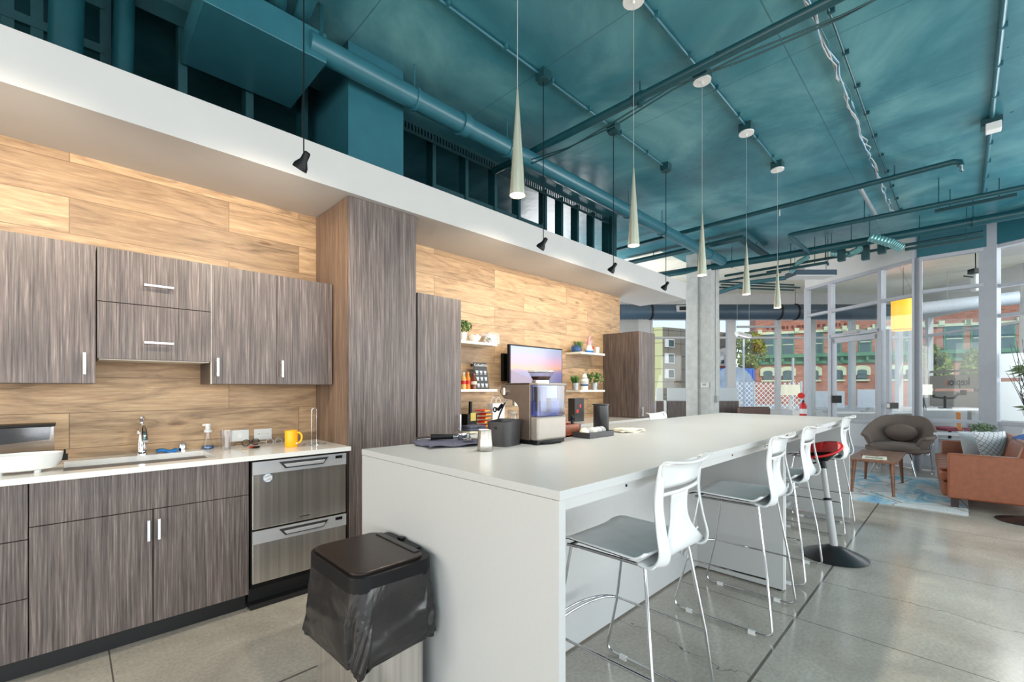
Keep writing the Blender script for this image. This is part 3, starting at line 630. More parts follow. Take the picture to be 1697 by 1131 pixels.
hexp = lambda r: [(bx + r * math.cos(R_(22.5 + 45 * k)), FY - .0125, bz + r * math.sin(R_(22.5 + 45 * k))) for k in range(8)]
MB(o0).ext(hexp(.028), (0, -.003, 0)).build('rim', S('magnet_blue', (70, 130, 190), .4), t); MB(o0).ext(hexp(.0255), (0, -.0042, 0)).build('face', PLAS, t)
NV = S('navy_ink', (40, 52, 84), .5)
textmesh('lettering', 'CLEAN', .0125, NV, t, (.001, -.0046, .006), (R_(90), R_(-14), 0)); textmesh('lettering', 'DIRTY', .0125, NV, t, (-.001, -.0046, -.006), (R_(90), R_(166), 0))

# wall cabinets
UY = 3.172
o0 = (-.4, 3.3, 1.33); t = thing('wall_cabinet', o0, 'dark laminate wall cabinet with one tall door at the left edge', 'cabinet')
MB(o0).box(-1.2, 3.19, 1.332, .095, 3.5, 2.052).build('body', LAMD, t)
d = MB(o0).box(-1.2, UY, 1.334, .097, UY + .018, 2.05).build('door', LAM, t, bevel=.001); vhandle(d, .055, 1.38, 1.49, UY, o0)
o0 = (.35, 3.3, 1.46); t = thing('wall_cabinet', o0, 'short dark laminate wall cabinet with two horizontal-handled flaps above the sink', 'cabinet')
MB(o0).box(.101, 3.19, 1.465, .602, 3.5, 2.052).build('body', LAMD, t)
MB(o0).box(.11, 3.2, 1.461, .6, 3.49, 1.465).build('underside', SHELF, t)
for a, b, hz in ((1.767, 2.05, 1.868), (1.466, 1.763, 1.553)):
    d = MB(o0).box(.103, UY, a, .602, UY + .018, b).build('flap_door', LAM, t, bevel=.001); vhandle(d, .29, hz, .42, UY, o0, True)
o0 = (.97, 3.3, 1.33); t = thing('wall_cabinet', o0, 'dark laminate wall cabinet with two doors beside the tall cabinet', 'cabinet')
MB(o0).box(.607, 3.19, 1.332, 1.335, 3.5, 2.052).build('body', LAMD, t)
MB(o0).box(.604, 3.174, 1.333, .6065, 3.19, 2.05).build('edge_band', SHELF, t)
for a, b, hx in ((.608, .968, .633), (.971, 1.335, .995)):
    d = MB(o0).box(a, UY, 1.334, b, UY + .018, 2.05).build('door', LAM, t, bevel=.001); vhandle(d, hx, 1.38, 1.49, UY, o0)
# tall cabinets
o0 = (1.62, 3.2, 0); t = thing('tall_cabinet', o0, 'floor to soffit dark laminate tall cabinet in the centre', 'cabinet')
MB(o0).box(1.35, 2.955, 0, 1.878, 3.495, 2.617).build('body', LAMD, t); MB(o0).box(1.35, 2.935, .1, 1.878, 2.955, 2.617).build('door', LAM, t, bevel=.001)
MB(o0).box(1.345, 2.956, 0, 1.35, 3.495, 2.616).build('side_panel', streak('warm_laminate', [(.3, srgb(92, 74, 62)), (.5, srgb(122, 100, 84)), (.7, srgb(150, 126, 106))], (110, 110, 3.5)), t)
o0 = (2.12, 3.2, 0); t = thing('pantry_cabinet', o0, 'dark laminate cabinet right of the centre tall cabinet, behind the island', 'cabinet')
MB(o0).box(1.9, 2.97, .92, 2.325, 3.5, 2.045).build('body', LAMD, t); d = MB(o0).box(1.903, 2.95, .93, 2.325, 2.97, 2.045).build('door', LAM, t, bevel=.001); vhandle(d, 2.295, .955, 1.09, 2.95, o0)
o0 = (5.47, 3.2, 0); t = thing('pantry_cabinet', o0, 'dark laminate cabinet at the far end of the kitchen wall', 'cabinet')
MB(o0).box(5.24, 2.97, .92, 5.665, 3.495, 2.048).build('body', LAMD, t); d = MB(o0).box(5.242, 2.95, .925, 5.665, 2.97, 2.046).build('door', LAM, t, bevel=.001); vhandle(d, 5.29, .945, 1.06, 2.95, o0)
o0 = (3.7, 3.2, 0); t = thing('back_counter', o0, 'white topped back counter under the wall-mounted screen', 'counter')
MB(o0).box(1.9, 2.95, .1, 5.66, 3.47, .885).build('body', LAMD, t); MB(o0).box(1.9, 2.90, .887, 5.66, 3.5, .916).build('worktop', QUARTZ, t); MB(o0).box(1.9, 3.02, 0, 5.66, 3.04, .1).build('toe_kick', KICK, t)
# shelves
for (x0, x1, z, lb) in ((2.33, 3.04, 1.728, 'upper left floating shelf holding a bowl and plant'), (2.33, 3.04, 1.272, 'lower left floating shelf holding syrup bottles'),
                        (4.42, 4.95, 1.728, 'upper right floating shelf holding a teapot'), (4.42, 4.95, 1.258, 'lower right floating shelf holding potted plants and a vase')):
    o = MB(((x0 + x1) / 2, 3.38, z)).box(x0, 3.275, z, x1, 3.5, z + .025).build('wall_shelf', SHELF, bevel=.001); tag(o, 'cream ' + lb, 'shelf')
# wall screen
o0 = (3.65, 3.35, 1.56); t = thing('wall_screen', o0, 'flat screen showing a pink sunset sea, on the plank wall', 'screen')
MB(o0).box(3.235, 3.30, 1.33, 4.10, 3.335, 1.765).build('bezel', BLACK, t, bevel=.003); MB(o0).box(3.25, 3.296, 1.345, 4.085, 3.30, 1.75).build('display', SCREEN, t)
MB(o0).box(3.42, 3.335, 1.45, 3.9, 3.36, 1.7).box(3.6, 3.36, 1.5, 3.7, 3.5, 1.6).box(3.3, 3.46, 1.38, 3.36, 3.5, 1.68).beam((3.33, 3.47, 1.55), (3.6, 3.38, 1.55), .03, .04).build('wall_arm', BLACK, t)
# outlets on plank wall
for (x, lb, b) in ((.83, 'white blank wall plate behind the drinking glass', 0), (.977, 'white double outlet plate behind the goggles', 1)):
    o0 = (x, 3.5, .98); t = thing('wall_outlet', o0, lb, 'outlet'); MB(o0).box(x - .057, 3.494, .943, x + .057, 3.5, 1.02).build('plate', PLAS, t, bevel=.002)
    for s in ((-.028, .028) if b else (0,)): MB(o0).box(x + s - .014, 3.492, .968, x + s + .014, 3.4945, .996).build('socket', CERW, t, bevel=.001)
    if b:
        for s in (-.028, .028): MB(o0).box(x + s - .006, 3.4915, .978, x + s - .004, 3.4925, .99).box(x + s + .004, 3.4915, .978, x + s + .006, 3.4925, .99).build('slot', BLACK, t)
# ---------------------------------------------------------------- island
IR = R_(-.35)
def island(name, x0, x1, label, endlegs):
    o0 = (x0, .80, 0); t = thing(name, (x0, .818 - (x0 - 1.007) * .006, 0), label, 'island', rz=IR, group='white island tables'); L = x1 - x0
    MB().box(0, 0, .983, L, 1.25, 1.011).build('worktop', ISL, t, bevel=.0015)
    for (a, b) in endlegs(L): MB().box(a, 0.004, 0 if a < .1 else .01, b, 1.246, .982).build('end_panel', ISL, t, bevel=.001)
    MB().box(.03, .03, .94, L - .03, .045, .982).build('apron_rail', ISL, t); MB().box(.03, 1.19, .94, L - .03, 1.205, .982).build('apron_rail', ISL, t)
    MB().box(.03, .56, .012, L - .03, .58, .982).build('modesty_panel', ISL, t)
    m = MB()
    for x in (.40, L - .85): m.box(x, .027, .958, x + .008, .0305, .966)
    m.build('screw_cap', BLACK, t)
    return t
t = island('island_table', 1.007, 3.283, 'near white island table, closest to the bin', lambda L: [(0, .03), (L - .03, L - .002)])
MB().cyl((2.262, .03, 0), (2.262, .03, .012), .014).cyl((2.262, 1.2, 0), (2.262, 1.2, .012), .014).build('foot', BLACK, t)
m = MB().box(1.96, .024, .952, 2.04, .03, .972); m.build('power_socket', PLAS, t, bevel=.001)
m = MB()
for x in (1.975, 1.99, 2.01, 2.025): m.box(x, .022, .957, x + .004, .0245, .966)
m.build('socket_slot', BLACK, t)
t = island('island_table', 3.286, 5.56, 'far white island table, nearest the lounge', lambda L: [(.002, .03), (L - .03, L)])
MB().box(.05, .50, .06, 2.2, .52, .10).build('stretcher', ISL, t)

# ---------------------------------------------------------------- bar stools
def bez(p, n=10):
    p = [Vector(q) for q in p]; out = []
    for i in range(n + 1):
        s = i / n; q = p[:]
        while len(q) > 1: q = [a.lerp(b, s) for a, b in zip(q, q[1:])]
        out.append(tuple(q[0]))
    return out
def make_stool(label):
    t = thing('bar_stool', (0, 0, 0), label, 'bar stool', group='white backed bar stools round the island'); r = .0065
    for s in (-1, 1):
        f0, f1 = (s * .25, .225, .012), (s * .25, -.225, .012)
        pts = [(s * .205, .13, .672)] + [(s * .232, .19, .30)] + bez([(s * .247, .25, .055), (s * .25, .262, .012), (s * .25, .21, .012)], 5) + bez([(s * .25, -.21, .012), (s * .25, -.27, .012), (s * .246, -.262, .055)], 5) + [(s * .225, -.235, .30), (s * .178, -.18, .668)]
        MB().tube(pts, r, 10).build('side_frame', CHROME, t, smooth=60)
        MB().cyl((s * .232, .19, .30), (s * .225, -.235, .30), r * .85, n=8).build('side_brace', CHROME, t, smooth=True)
        MB().box(s * .25 - .008, .15, 0, s * .25 + .008, .185, .0195).build('glide', PLAS, t); MB().box(s * .25 - .008, -.185, 0, s * .25 + .008, -.15, .0195).build('glide', PLAS, t)
        MB().tube([(s * .205, .15, .672), (s * .19, .1, .670), (s * .178, -.18, .668)], r, 8).build('seat_rail', CHROME, t, smooth=True)
    for k in (0, 1):
        z = .30 + .0 * k; d = .024 * k
        pts = bez([(-.232, .19, z), (-.225, .285 - d, z), (0, .335 - 2 * d, z), (.225, .285 - d, z), (.232, .19, z)], 16)
        MB().tube(pts, r * .9, 8).build('foot_ring', CHROME, t, smooth=60)
    MB().tube([(-.2, .14, .672), (.2, .14, .672)], r, 8).tube([(-.178, -.16, .668), (.178, -.16, .668)], r, 8).build('cross_rail', CHROME, t, smooth=True)
    def seat(u, v):
        x = (u - .5) * 2; y = v; wd = .222 - .012 * v
        px = x * wd; py = -.205 + .40 * y
        e = abs(x) ** 6; f = max(0, (y - .86) / .14)
        px *= 1 - .10 * f ** 2
        z = .690 + .010 * e - .012 * (1 - x * x) * math.sin(math.pi * min(1, y)) - .022 * f ** 1.6 + .006 * y + (.03 * max(0, (.12 - y) / .12) ** 1.5)
        return (px, py, z)
    MB().grid(seat, 22, 20).build('seat', SEATP, t, smooth=True, solid=.008)
    MB().grid(lambda u, v: (seat(u, .16 + .84 * v)[0] * 1.004, seat(u, .16 + .84 * v)[1] + .001, seat(u, .16 + .84 * v)[2] - .0055), 22, 20).build('seat_underside', BLACK, t, smooth=True, solid=.003)
    def prof(tt):   # centre line of the shell: y,z by tt 0..1
        P = [(-.17, .683), (-.235, .680), (-.255, .72), (-.238, .80), (-.228, .90), (-.245, 1.0), (-.262, 1.035)]
        s = tt * (len(P) - 1); k = min(int(s), len(P) - 2); f = s - k
        p0 = P[max(k - 1, 0)]; p1 = P[k]; p2 = P[k + 1]; p3 = P[min(k + 2, len(P) - 1)]
        cr = lambda a, b, c, d: .5 * ((2 * b) + (-a + c) * f + (2 * a - 5 * b + 4 * c - d) * f * f + (-a + 3 * b - 3 * c + d) * f ** 3)
        return cr(p0[0], p1[0], p2[0], p3[0]), cr(p0[1], p1[1], p2[1], p3[1])
    S1 = .70
    def centre(u, v):
        tt = v * S1; x = (u - .5) * 2; y, z = prof(tt); wd = .215 * (1 - v ** 1.3) ** .8 + .068 if v < 1 else .068
        wd = min(.215, .068 + .15 * (.5 + .5 * math.cos(math.pi * min(1, max(0, (v - .22) / .62)))))
        bul = .035 * math.sin(math.pi * min(1, v)) * (1 - .6 * x * x)
        return (x * wd, y + bul, z)
    def top(u, v):
        tt = .745 + .255 * v; x = (u - .5) * 2; y, z = prof(tt); wd = .166 + .012 * v
        cv = .022 * x * x; lip = max(0, v - .8) / .2
        return (x * wd, y + cv - .03 * lip ** 2 - .012, z + .008 * math.sin(lip * 2.2) + (.012 * x * x if v > .5 else 0))
    def side(s):
        def f(u, v):
            tt = .10 + .90 * v; y, z = prof(tt); x0 = .215 - .040 * v; wdt = .05 - .012 * math.sin(math.pi * v)
            off = .035 * math.sin(math.pi * v ** .8); lip = max(0, v - .94) / .06
            return (s * (x0 - wdt * u), y + .030 * (1 - u) * (1 - v) - off * .5 - .03 * lip ** 2 + .02 * v * v, z + .01 * v)
        return f
    m = MB().grid(centre, 18, 22).grid(top, 18, 12).grid(side(-1), 6, 30).grid(side(1), 6, 30)
    m.grid(lambda u, v: ((u - .5) * .36, prof(.715)[0] - .012 + .02 * (2 * u - 1) ** 2, prof(.70 + .018 * v)[1]), 12, 2)
    m.build('back_shell', BACKP, t, smooth=60, solid=.0075)
    return t
proto = make_stool('nearest bar stool, closest to the bin')
for i, (x, y, rz, lb) in enumerate(((1.648, .985, 0, None), (2.825, .962, .02, 'second bar stool, in front of the joint between the island tables'), (3.655, .985, 0, 'third bar stool, partly hidden by the middle island panel'),
                         (5.045, .985, 0, 'farthest bar stool on the lounge side, behind the red wobble stool'), (4.35, 1.99, R_(180), 'bar stool on the kitchen side, only its back top showing over the worktop'))):
    s = proto if i == 0 else copy_tree(proto)
    s.location = (x, y, 0); s.rotation_euler = (0, 0, rz)
    if lb: s['label'] = 'white ' + lb
proto['label'] = 'white bar stool closest to the camera, at the near island end'
# sit-stand stool
t = thing('wobble_stool', (4.21, .70, 0), 'red seated leaning stool on a silver pole with a black disc base', 'stool'); t.rotation_euler = (0, 0, 0)
MB().lathe(0, 0, [(.0, -.0), (.215, .0), (.22, .008), (.18, .03), (.07, .075), (.04, .09), (.0, .09)], 40).build('base', BLACKM, t, smooth=True)
b = Vector((0, 0, .08)); tp = Vector((.13, .10, .70)); d = tp - b
MB().cyl(b, b + d * .55, .026, n=20).build('lower_pole', GREYP, t, smooth=True); MB().cyl(b + d * .54, b + d, .02, n=20).build('upper_pole', GREYP, t, smooth=True)
MB().cyl(b + d * .54, b + d * .57, .029, n=20).build('collar', BLACK, t, smooth=True)
m = MB().cyl(b + d * .93, b + d * 1.02, .028, .03, n=16).cyl(b + d * 1.02, b + d * 1.12, .034, .11, n=24); m.build('seat_support', BLACK, t, smooth=True)
c = b + d * 1.14
MB((0, 0, 0)).grid(lambda u, v: (c[0] + .115 * v * math.cos(2 * math.pi * u), c[1] + .15 * v * math.sin(2 * math.pi * u), c[2] + .06 * v * math.cos(2 * math.pi * u + .6) + .02 * v * v), 28, 6).build('seat', RED, t, smooth=True, solid=.016)
MB().tube([(c[0] + .1, c[1], c[2] - .06), (c[0] + .17, c[1] + .02, c[2] - .1), (c[0] + .1, c[1] + .1, c[2] - .12)], .007, 8).build('height_lever', BLACK, t, smooth=True)
o = MB((6.63, -.44, 0)).lathe(6.63, -.44, [(0, 0), (.21, 0), (.215, .008), (.12, .03), (.04, .05), (0, .05)], 40).build('stool_base', BLACKM, smooth=True); tag(o, 'black disc base cut by the right edge of the picture, beside the sofa', 'stool')

# ---------------------------------------------------------------- bin
bx0, by0 = .83, 1.625
t = thing('pedal_bin', (bx0, by0, 0), 'steel pedal bin with black rim, dark lid and overhanging black bag', 'bin', rz=R_(0))
MB().ext(P3(rrect(0, 0, .275, .375, .035), .02), (0, 0, .60)).build('body', STEELV, t, smooth=True)
MB().ext(P3(rrect(0, 0, .285, .385, .035), 0), (0, 0, .02)).build('foot', BLACK, t)
MB().ext(P3(rrect(0, 0, .325, .43, .065, 8), .612), (0, 0, .058)).build('rim', BLACK, t, smooth=True, bevel=.004)
l = MB().ext(P3(rrect(-.008, -.0, .285, .385, .05, 8), .668), (0, 0, .012)).build('lid', LID, t, smooth=True, bevel=.003)
MB().box(.105, -.15, .676, .132, .15, .684).build('lid_strip', BLACKM, l, bevel=.002)
MB().ext(P3(rrect(.155, .03, .035, .26, .012), .64), (0, 0, .035)).box(.15, .02, .67, .17, .05, .684).build('hinge', BLACK, t, bevel=.002)
def bag(u, v):
    n = 72; a = 2 * math.pi * u; P = BAGP; k = u * len(P); i = int(k) % len(P); f = k - int(k); p = P[i]; q = P[(i + 1) % len(P)]
    x = p[0] + (q[0] - p[0]) * f; y = p[1] + (q[1] - p[1]) * f
    fl = 1 + .085 * math.sin(min(1, v * 1.15) * 1.9)
    w_ = mn.noise(Vector((math.cos(a) * 2.2, math.sin(a) * 2.2, v * 1.1))) * .026 * v + mn.noise(Vector((math.cos(a + v) * 6, math.sin(a + v) * 6, v * 2.2))) * .016 * v
    L = .285 + .02 * math.sin(a * 2 + .4) + .012 * math.sin(a * 5)
    if v > .93: fl *= .965
    return (x * fl + w_ * math.cos(a), y * fl + w_ * math.sin(a), .645 - L * v)
BAGP = rrect(0, 0, .315, .42, .06, 8)
MB().grid(bag, 140, 40).build('bag', BAG, t, smooth=60, solid=.002)

# ---------------------------------------------------------------- things on the kitchen worktop
Z1 = .916
def lat(name, x, y, z, prof, mat, label, cat, n=24, parts=(), group=None, sx=1, sy=1):
    t = thing(name, (x, y, z), label, cat, group=group)
    MB().lathe(0, 0, prof, n, sx=sx, sy=sy, close=False).build(parts[0] if parts else 'body', mat, t, smooth=True); return t
t = thing('tap', (.305, 3.42, Z1), 'chrome pull-out kitchen tap behind the sink', 'tap')
MB().lathe(0, 0, [(.0, 0), (.027, 0), (.027, .008), (.023, .012), (.021, .02), (.024, .05), (.0175, .11), (.018, .125), (.0, .125)], 24).build('body', CHROME, t, smooth=True)
MB().lathe(0, 0, [(.0, .123), (.03, .123), (.031, .13), (.027, .15), (.014, .172), (.008, .185), (.008, .198), (.014, .205), (.014, .222), (.006, .228), (.0, .228)], 24).build('lever_head', CHROME, t, smooth=True)
MB().tube(bez([(0, -.01, .13), (0, -.06, .20), (0, -.12, .16), (0, -.15, .09)], 10), [.018] * 6 + [.016] * 5, 12).build('spout', CHROME, t, smooth=True)
o = MB((.43, 3.43, Z1)).grid(lambda u, v: (.375 + .1 * u, 3.40 + .06 * v, Z1 + .010 + .006 * math.sin(u * 7)), 12, 6).build('sponge_cloth', BLUE, smooth=True, solid=.014); tag(o, 'folded blue sponge cloth beside the tap', 'cloth')
o = MB((.505, 3.45, Z1)).lathe(.505, 3.45, [(0, Z1), (.021, Z1), (.021, Z1 + .035), (.017, Z1 + .045), (0, Z1 + .045)], 24).build('air_gap_cap', CHROME, smooth=True); tag(o, 'small chrome cap right of the blue sponge cloth', 'cap')
t = lat('soap_dispenser', .635, 3.43, Z1, [(0, 0), (.035, 0), (.036, .006), (.032, .022), (.018, .07), (.017, .115), (.0, .115)], CLEAR, 'clear foaming soap dispenser with blue soap and white pump', 'soap dispenser')
MB().lathe(0, 0, [(0, .003), (.031, .003), (.0325, .010), (.0285, .022), (0, .022)], 24).build('soap', S('blue_soap', (30, 80, 130), .2), t, smooth=True)
MB().lathe(0, 0, [(0, .108), (.022, .108), (.022, .122), (.014, .128), (.014, .145), (.016, .147), (.016, .163), (0, .163)], 20).box(-.03, -.006, .150, .0, .006, .161).build('pump', PLAS, t, smooth=True)
t = lat('drinking_glass', .715, 3.33, Z1, [(0, .004), (.026, .004), (.028, .0), (.032, .06), (.036, .12), (.034, .12), (.030, .06), (.026, .010), (0, .010)], CLEAR, 'clear drinking glass in front of the blank wall plate', 'glass')
def glasses(name, x, y, mat, label, lens):
    t = thing(name, (x, y, Z1), label, 'glasses', rz=.3)
    for s in (-1, 1):
        pts = [(s * .033 + .026 * math.cos(a), .0, .026 + .02 * math.sin(a)) for a in [2 * math.pi * k / 20 for k in range(20)]]
        MB().tube(pts, .0025, 6, True).build('frame', mat, t, smooth=True); MB().ext(pts, (0, .001, 0)).build('lens', lens, t)
        MB().tube([(s * .06, 0, .03), (s * .065, .05, .03), (s * .055, .1, .006)], .002, 6).build('temple', mat, t, smooth=True)
    MB().tube([(-.008, 0, .03), (0, 0, .035), (.008, 0, .03)], .0022, 6).build('bridge', mat, t); return t
glasses('safety_goggles', 1.0, 3.33, GREYP, 'clear safety goggles below the double outlet', CLEAR); glasses('reading_glasses', .87, 3.38, BLACK, 'thin dark reading glasses by the red scissors', CLEAR)
t = thing('scissors', (.845, 3.26, Z1), 'red handled scissors lying on the white worktop', 'scissors', rz=.5)
for s in (-1, 1):
    MB().tube([(.02 + .022 * math.cos(a), s * .014 + .012 * math.sin(a), .006) for a in [2 * math.pi * k / 16 for k in range(16)]], .005, 8, True).build('handle', RED if s > 0 else BLACK, t, smooth=True)
MB().box(-.09, -.005, .003, 0, .005, .007).build('blade', CHROME, t)
t = thing('yellow_mug', (1.055, 3.16, Z1), 'yellow ceramic mug on the white worktop', 'mug')
MB().lathe(0, 0, [(0, 0), (.038, 0), (.041, .004), (.0405, .05), (.041, .11), (.038, .11), (.037, .01), (0, .008)], 32, close=False).build('body', YEL, t, smooth=True)
MB().tube(bez([(.028, -.028, .095), (.06, -.05, .10), (.058, -.048, .03), (.03, -.028, .025)], 12), .0065, 10).build('handle', YEL, t, smooth=True)
MB().box(.016, -.040, .02, .024, -.0365, .03).build('label_dot', PLAS, t)
t = thing('towel_holder', (1.20, 3.15, Z1), 'empty chrome wire paper towel holder by the tall cabinet', 'paper towel holder')
MB().tube([(.075 * math.cos(a), .075 * math.sin(a), .004 + .003) for a in [2 * math.pi * k / 28 for k in range(28)]], .0025, 8, True).build('base_ring', CHROME, t, smooth=True)
MB().tube([(-.016, 0, .005), (-.016, 0, .235)] + bez([(-.016, 0, .24), (-.016, 0, .262), (.016, 0, .262), (.016, 0, .24)], 8) + [(.016, 0, .005)], .0028, 8).tube([(-.075, 0, .006), (.075, 0, .006)], .0025, 8).build('upright', CHROME, t, smooth=60)
# water filter tank
t = thing('water_dispenser', (-.155, 3.30, Z1), 'clear water filter dispenser with black lid at the far left', 'water dispenser')
o0 = (0, 0, 0)
MB().box(-.28, -.075, .0, .10, .075, .003).box(-.28, -.075, 0, -.277, .075, .20).box(.097, -.075, 0, .10, .075, .20).box(-.28, -.075, 0, .10, -.072, .20).box(-.28, .072, 0, .10, .075, .20).build('tank', CLEAR, t, bevel=.002)
MB().box(-.285, -.08, .20, .105, .08, .212).build('lid', BLACK, t, bevel=.004)
MB().ext([(-.27, -.065, .2), (.088, -.065, .2), (.082, -.065, .135), (-.15, -.065, .115), (-.25, -.065, .12)], (0, .13, 0)).build('reservoir', SMOKE, t)
MB().box(-.21, -.03, .05, -.14, .03, .118).build('filter', BLACKM, t, bevel=.005)
MB().cyl((.10, 0, .03), (.135, 0, .03), .012).box(.125, -.012, .018, .15, .012, .05).cyl((.138, 0, .05), (.138, 0, .075), .004).build('tap', BLACK, t)
t = thing('egg_steamer', (-.155, 3.06, Z1), 'white oval tub with pale red lettering at the left edge of the worktop', 'tub')
MB().lathe(0, 0, [(0, .012), (.07, .012), (.09, .018), (.104, .05), (.108, .088), (.105, .088), (.098, .05), (.085, .025), (0, .02)], 40, sx=1.25, sy=.72, close=False).build('bowl', PLAS, t, smooth=True)
for x, y in ((-.07, -.03), (.05, -.03), (-.07, .03), (.05, .03)): MB().cyl((x, y, 0), (x, y, .014), .012, n=12).build('foot', PLAS, t)
textmesh('lettering', 'S', .032, S('pale_red_print', (226, 130, 118), .5), t, (-.072, -.0755, .045), (R_(82), 0, R_(-8)))
# ---------------------------------------------------------------- island things
Z2 = 1.0115
t = thing('dish_towel', (1.45, 1.92, Z2), 'crumpled grey-blue towel spread on the near end of the island', 'towel', rz=R_(-14))
MB().grid(lambda u, v: ((u - .5) * .36 + .012 * math.sin(v * 9), (v - .5) * .30 + .012 * math.sin(u * 8), .006 + .005 * (1 + math.sin(u * 13 + v * 5) * math.cos(v * 7))), 30, 26).build('fabric', TOWEL, t, smooth=True, solid=.003)
t = thing('tamper_handle', (1.46, 1.97, Z2 + .017), 'black handled portafilter lying on the grey-blue towel', 'portafilter', rz=R_(-38))
MB().cyl((-.09, 0, .016), (.03, 0, .016), .016, .013, n=20).build('handle', BLACK, t, smooth=True); MB().cyl((.03, 0, .016), (.055, 0, .016), .008, n=12).lathe(.085, 0, [(.0, .0), (.028, .0), (.033, .006), (.033, .03), (.03, .03), (.028, .008), (0, .006)], 28, close=False).build('basket', CHROME, t, smooth=True)
o = MB((1.50, 1.84, Z2 + .017)).lathe(1.50, 1.84, [(0, Z2 + .017), (.027, Z2 + .017), (.028, Z2 + .03), (.012, Z2 + .036), (.008, Z2 + .05), (.012, Z2 + .058), (0, Z2 + .062)], 24).build('coffee_tamper', CHROME, smooth=True); tag(o, 'short steel coffee tamper standing on the grey-blue towel', 'tamper')
t = lat('milk_pitcher', 1.405, 1.60, Z2, [(0, 0), (.036, 0), (.038, .004), (.038, .03), (.033, .095), (.034, .1), (.032, .1), (.031, .094), (.036, .03), (0, .006)], STEEL, 'brushed steel milk pitcher on the island, nearest the camera', 'pitcher', 32)
t = thing('knock_bin', (1.615, 1.685, Z2), 'black rounded knock bin left of the coffee machine', 'bin', rz=R_(14))
pl = rrect(0, 0, .165, .13, .035, 8)
m = MB(); vs = []; n = len(pl)
for z, s in ((0, .92), (.125, 1.04), (.125, .98), (.006, .86)): vs += [(x * s, y * s, z + (.008 * (x > 0) if z > .1 else 0)) for x, y in pl]
m.add(vs, [(k * n + i, k * n + (i + 1) % n, (k + 1) * n + (i + 1) % n, (k + 1) * n + i) for k in range(3) for i in range(n)] + [tuple(range(n))[::-1], tuple(range(3 * n, 4 * n))]).build('body', DGREY, t, smooth=True)
MB().cyl((-.086, 0, .095), (.086, 0, .095), .008, n=12).build('knock_bar', BLACK, t, smooth=True)
# espresso machine
t = thing('espresso_machine', (1.84, 1.70, Z2), 'brushed bronze grey espresso machine with clear blue rear water tank and bean hopper', 'coffee machine'); o0 = (1.84, 1.70, Z2)
BRZ = S('bronze_grey_metal', (112, 98, 88), .38, .5, .04); BRZ2 = S('warm_grey_metal', (152, 144, 136), .4, .4, .03)
y0, y1, z0, zt = 1.545, 1.68, Z2 + .022, Z2 + .325
prof = [(y0 + .055, z0), (y1, z0), (y1 + .004, z0 + .17), (y1 + .02, zt - .115), (y1 + .05, zt - .092), (1.80, zt - .085), (1.835, zt - .05), (1.815, zt - .006), (1.79, zt), (y0 + .055, zt)]
MB(o0).ext([(1.718, y, z) for y, z in prof], (.24, 0, 0)).build('body', BRZ, t, bevel=.004)
MB(o0).box(1.722, y1, z0, 1.956, 1.84, z0 + .05).build('drip_tray', BRZ2, t, bevel=.004)
MB(o0).box(1.722, y0, z0, 1.956, y0 + .057, z0 + .125).build('rear_panel', BRZ2, t, bevel=.01)
MB(o0).ext(P3(rrect(1.839, y0 + .027, .228, .052, .016), z0 + .128), (0, 0, .162)).build('water_tank', TANK, t)
MB(o0).box(1.735, y0 + .008, z0 + .13, 1.945, y0 + .045, z0 + .205).build('water', glassmat('tank_water', (.55, .62, .88, 1), .1, .1), t)
MB(o0).box(1.78, y0 + .02, z0 + .15, 1.81, y0 + .035, zt - .02).box(1.85, y0 + .02, z0 + .14, 1.90, y0 + .04, z0 + .22).build('tank_filter', GREYP, t)
MB(o0).box(1.718, y0, zt - .012, 1.958, 1.79, zt).build('top_tray', BRZ2, t, bevel=.004)
MB(o0).box(1.725, y0 + .01, Z2 + .004, 1.95, 1.83, z0).build('base', BLACK, t)
for x in (1.74, 1.94): MB(o0).cyl((x, y0 + .03, Z2), (x, y0 + .03, Z2 + .02), .012, n=12).build('foot', BLACK, t)
MB(o0).cyl((1.718, 1.785, zt - .045), (1.705, 1.785, zt - .045), .021, n=28).box(1.700, 1.781, zt - .064, 1.706, 1.789, zt - .026).build('steam_dial', CHROME, t, smooth=True)
MB(o0).cyl((1.79, 1.76, zt - .125), (1.79, 1.76, zt - .088), .03, n=24).build('group_head', CHROME, t, smooth=True)
MB(o0).tube(bez([(1.735, 1.80, zt - .09), (1.73, 1.81, zt - .13), (1.725, 1.83, zt - .15), (1.72, 1.85, zt - .21)], 10), .005, 8).build('steam_wand', CHROME, t, smooth=True)
MB(o0).tube([(1.722, 1.815, zt - .12), (1.72, 1.845, zt - .15), (1.718, 1.86, zt - .145)], .009, 8).tube([(1.718, 1.872 + .012 * math.cos(a), zt - .15 + .012 * math.sin(a)) for a in [2 * math.pi * k / 12 for k in range(12)]], .004, 6, True).build('wand_grip', BLACK, t, smooth=True)
MB(o0).lathe(1.84, 1.63, [(.048, zt), (.046, zt + .012), (.05, zt + .018), (.07, zt + .056), (.07, zt + .06), (.066, zt + .058), (.045, zt + .018)], 32, close=False).build('bean_hopper', CLEAR, t, smooth=True)
MB(o0).lathe(1.84, 1.63, [(0, zt + .018), (.044, zt + .018), (.056, zt + .036), (0, zt + .034)], 28).build('coffee_beans', S('coffee_brown', (70, 44, 32), .4, 0, .3, 200), t, smooth=True)
MB(o0).lathe(1.84, 1.63, [(0, zt + .06), (.071, zt + .06), (.071, zt + .068), (0, zt + .068)], 32).build('hopper_lid', GREYP, t, smooth=True)
MB(o0).lathe(1.84, 1.63, [(0, zt), (.05, zt), (.05, zt + .014), (0, zt + .014)], 32).build('hopper_collar', CHROME, t, smooth=True)
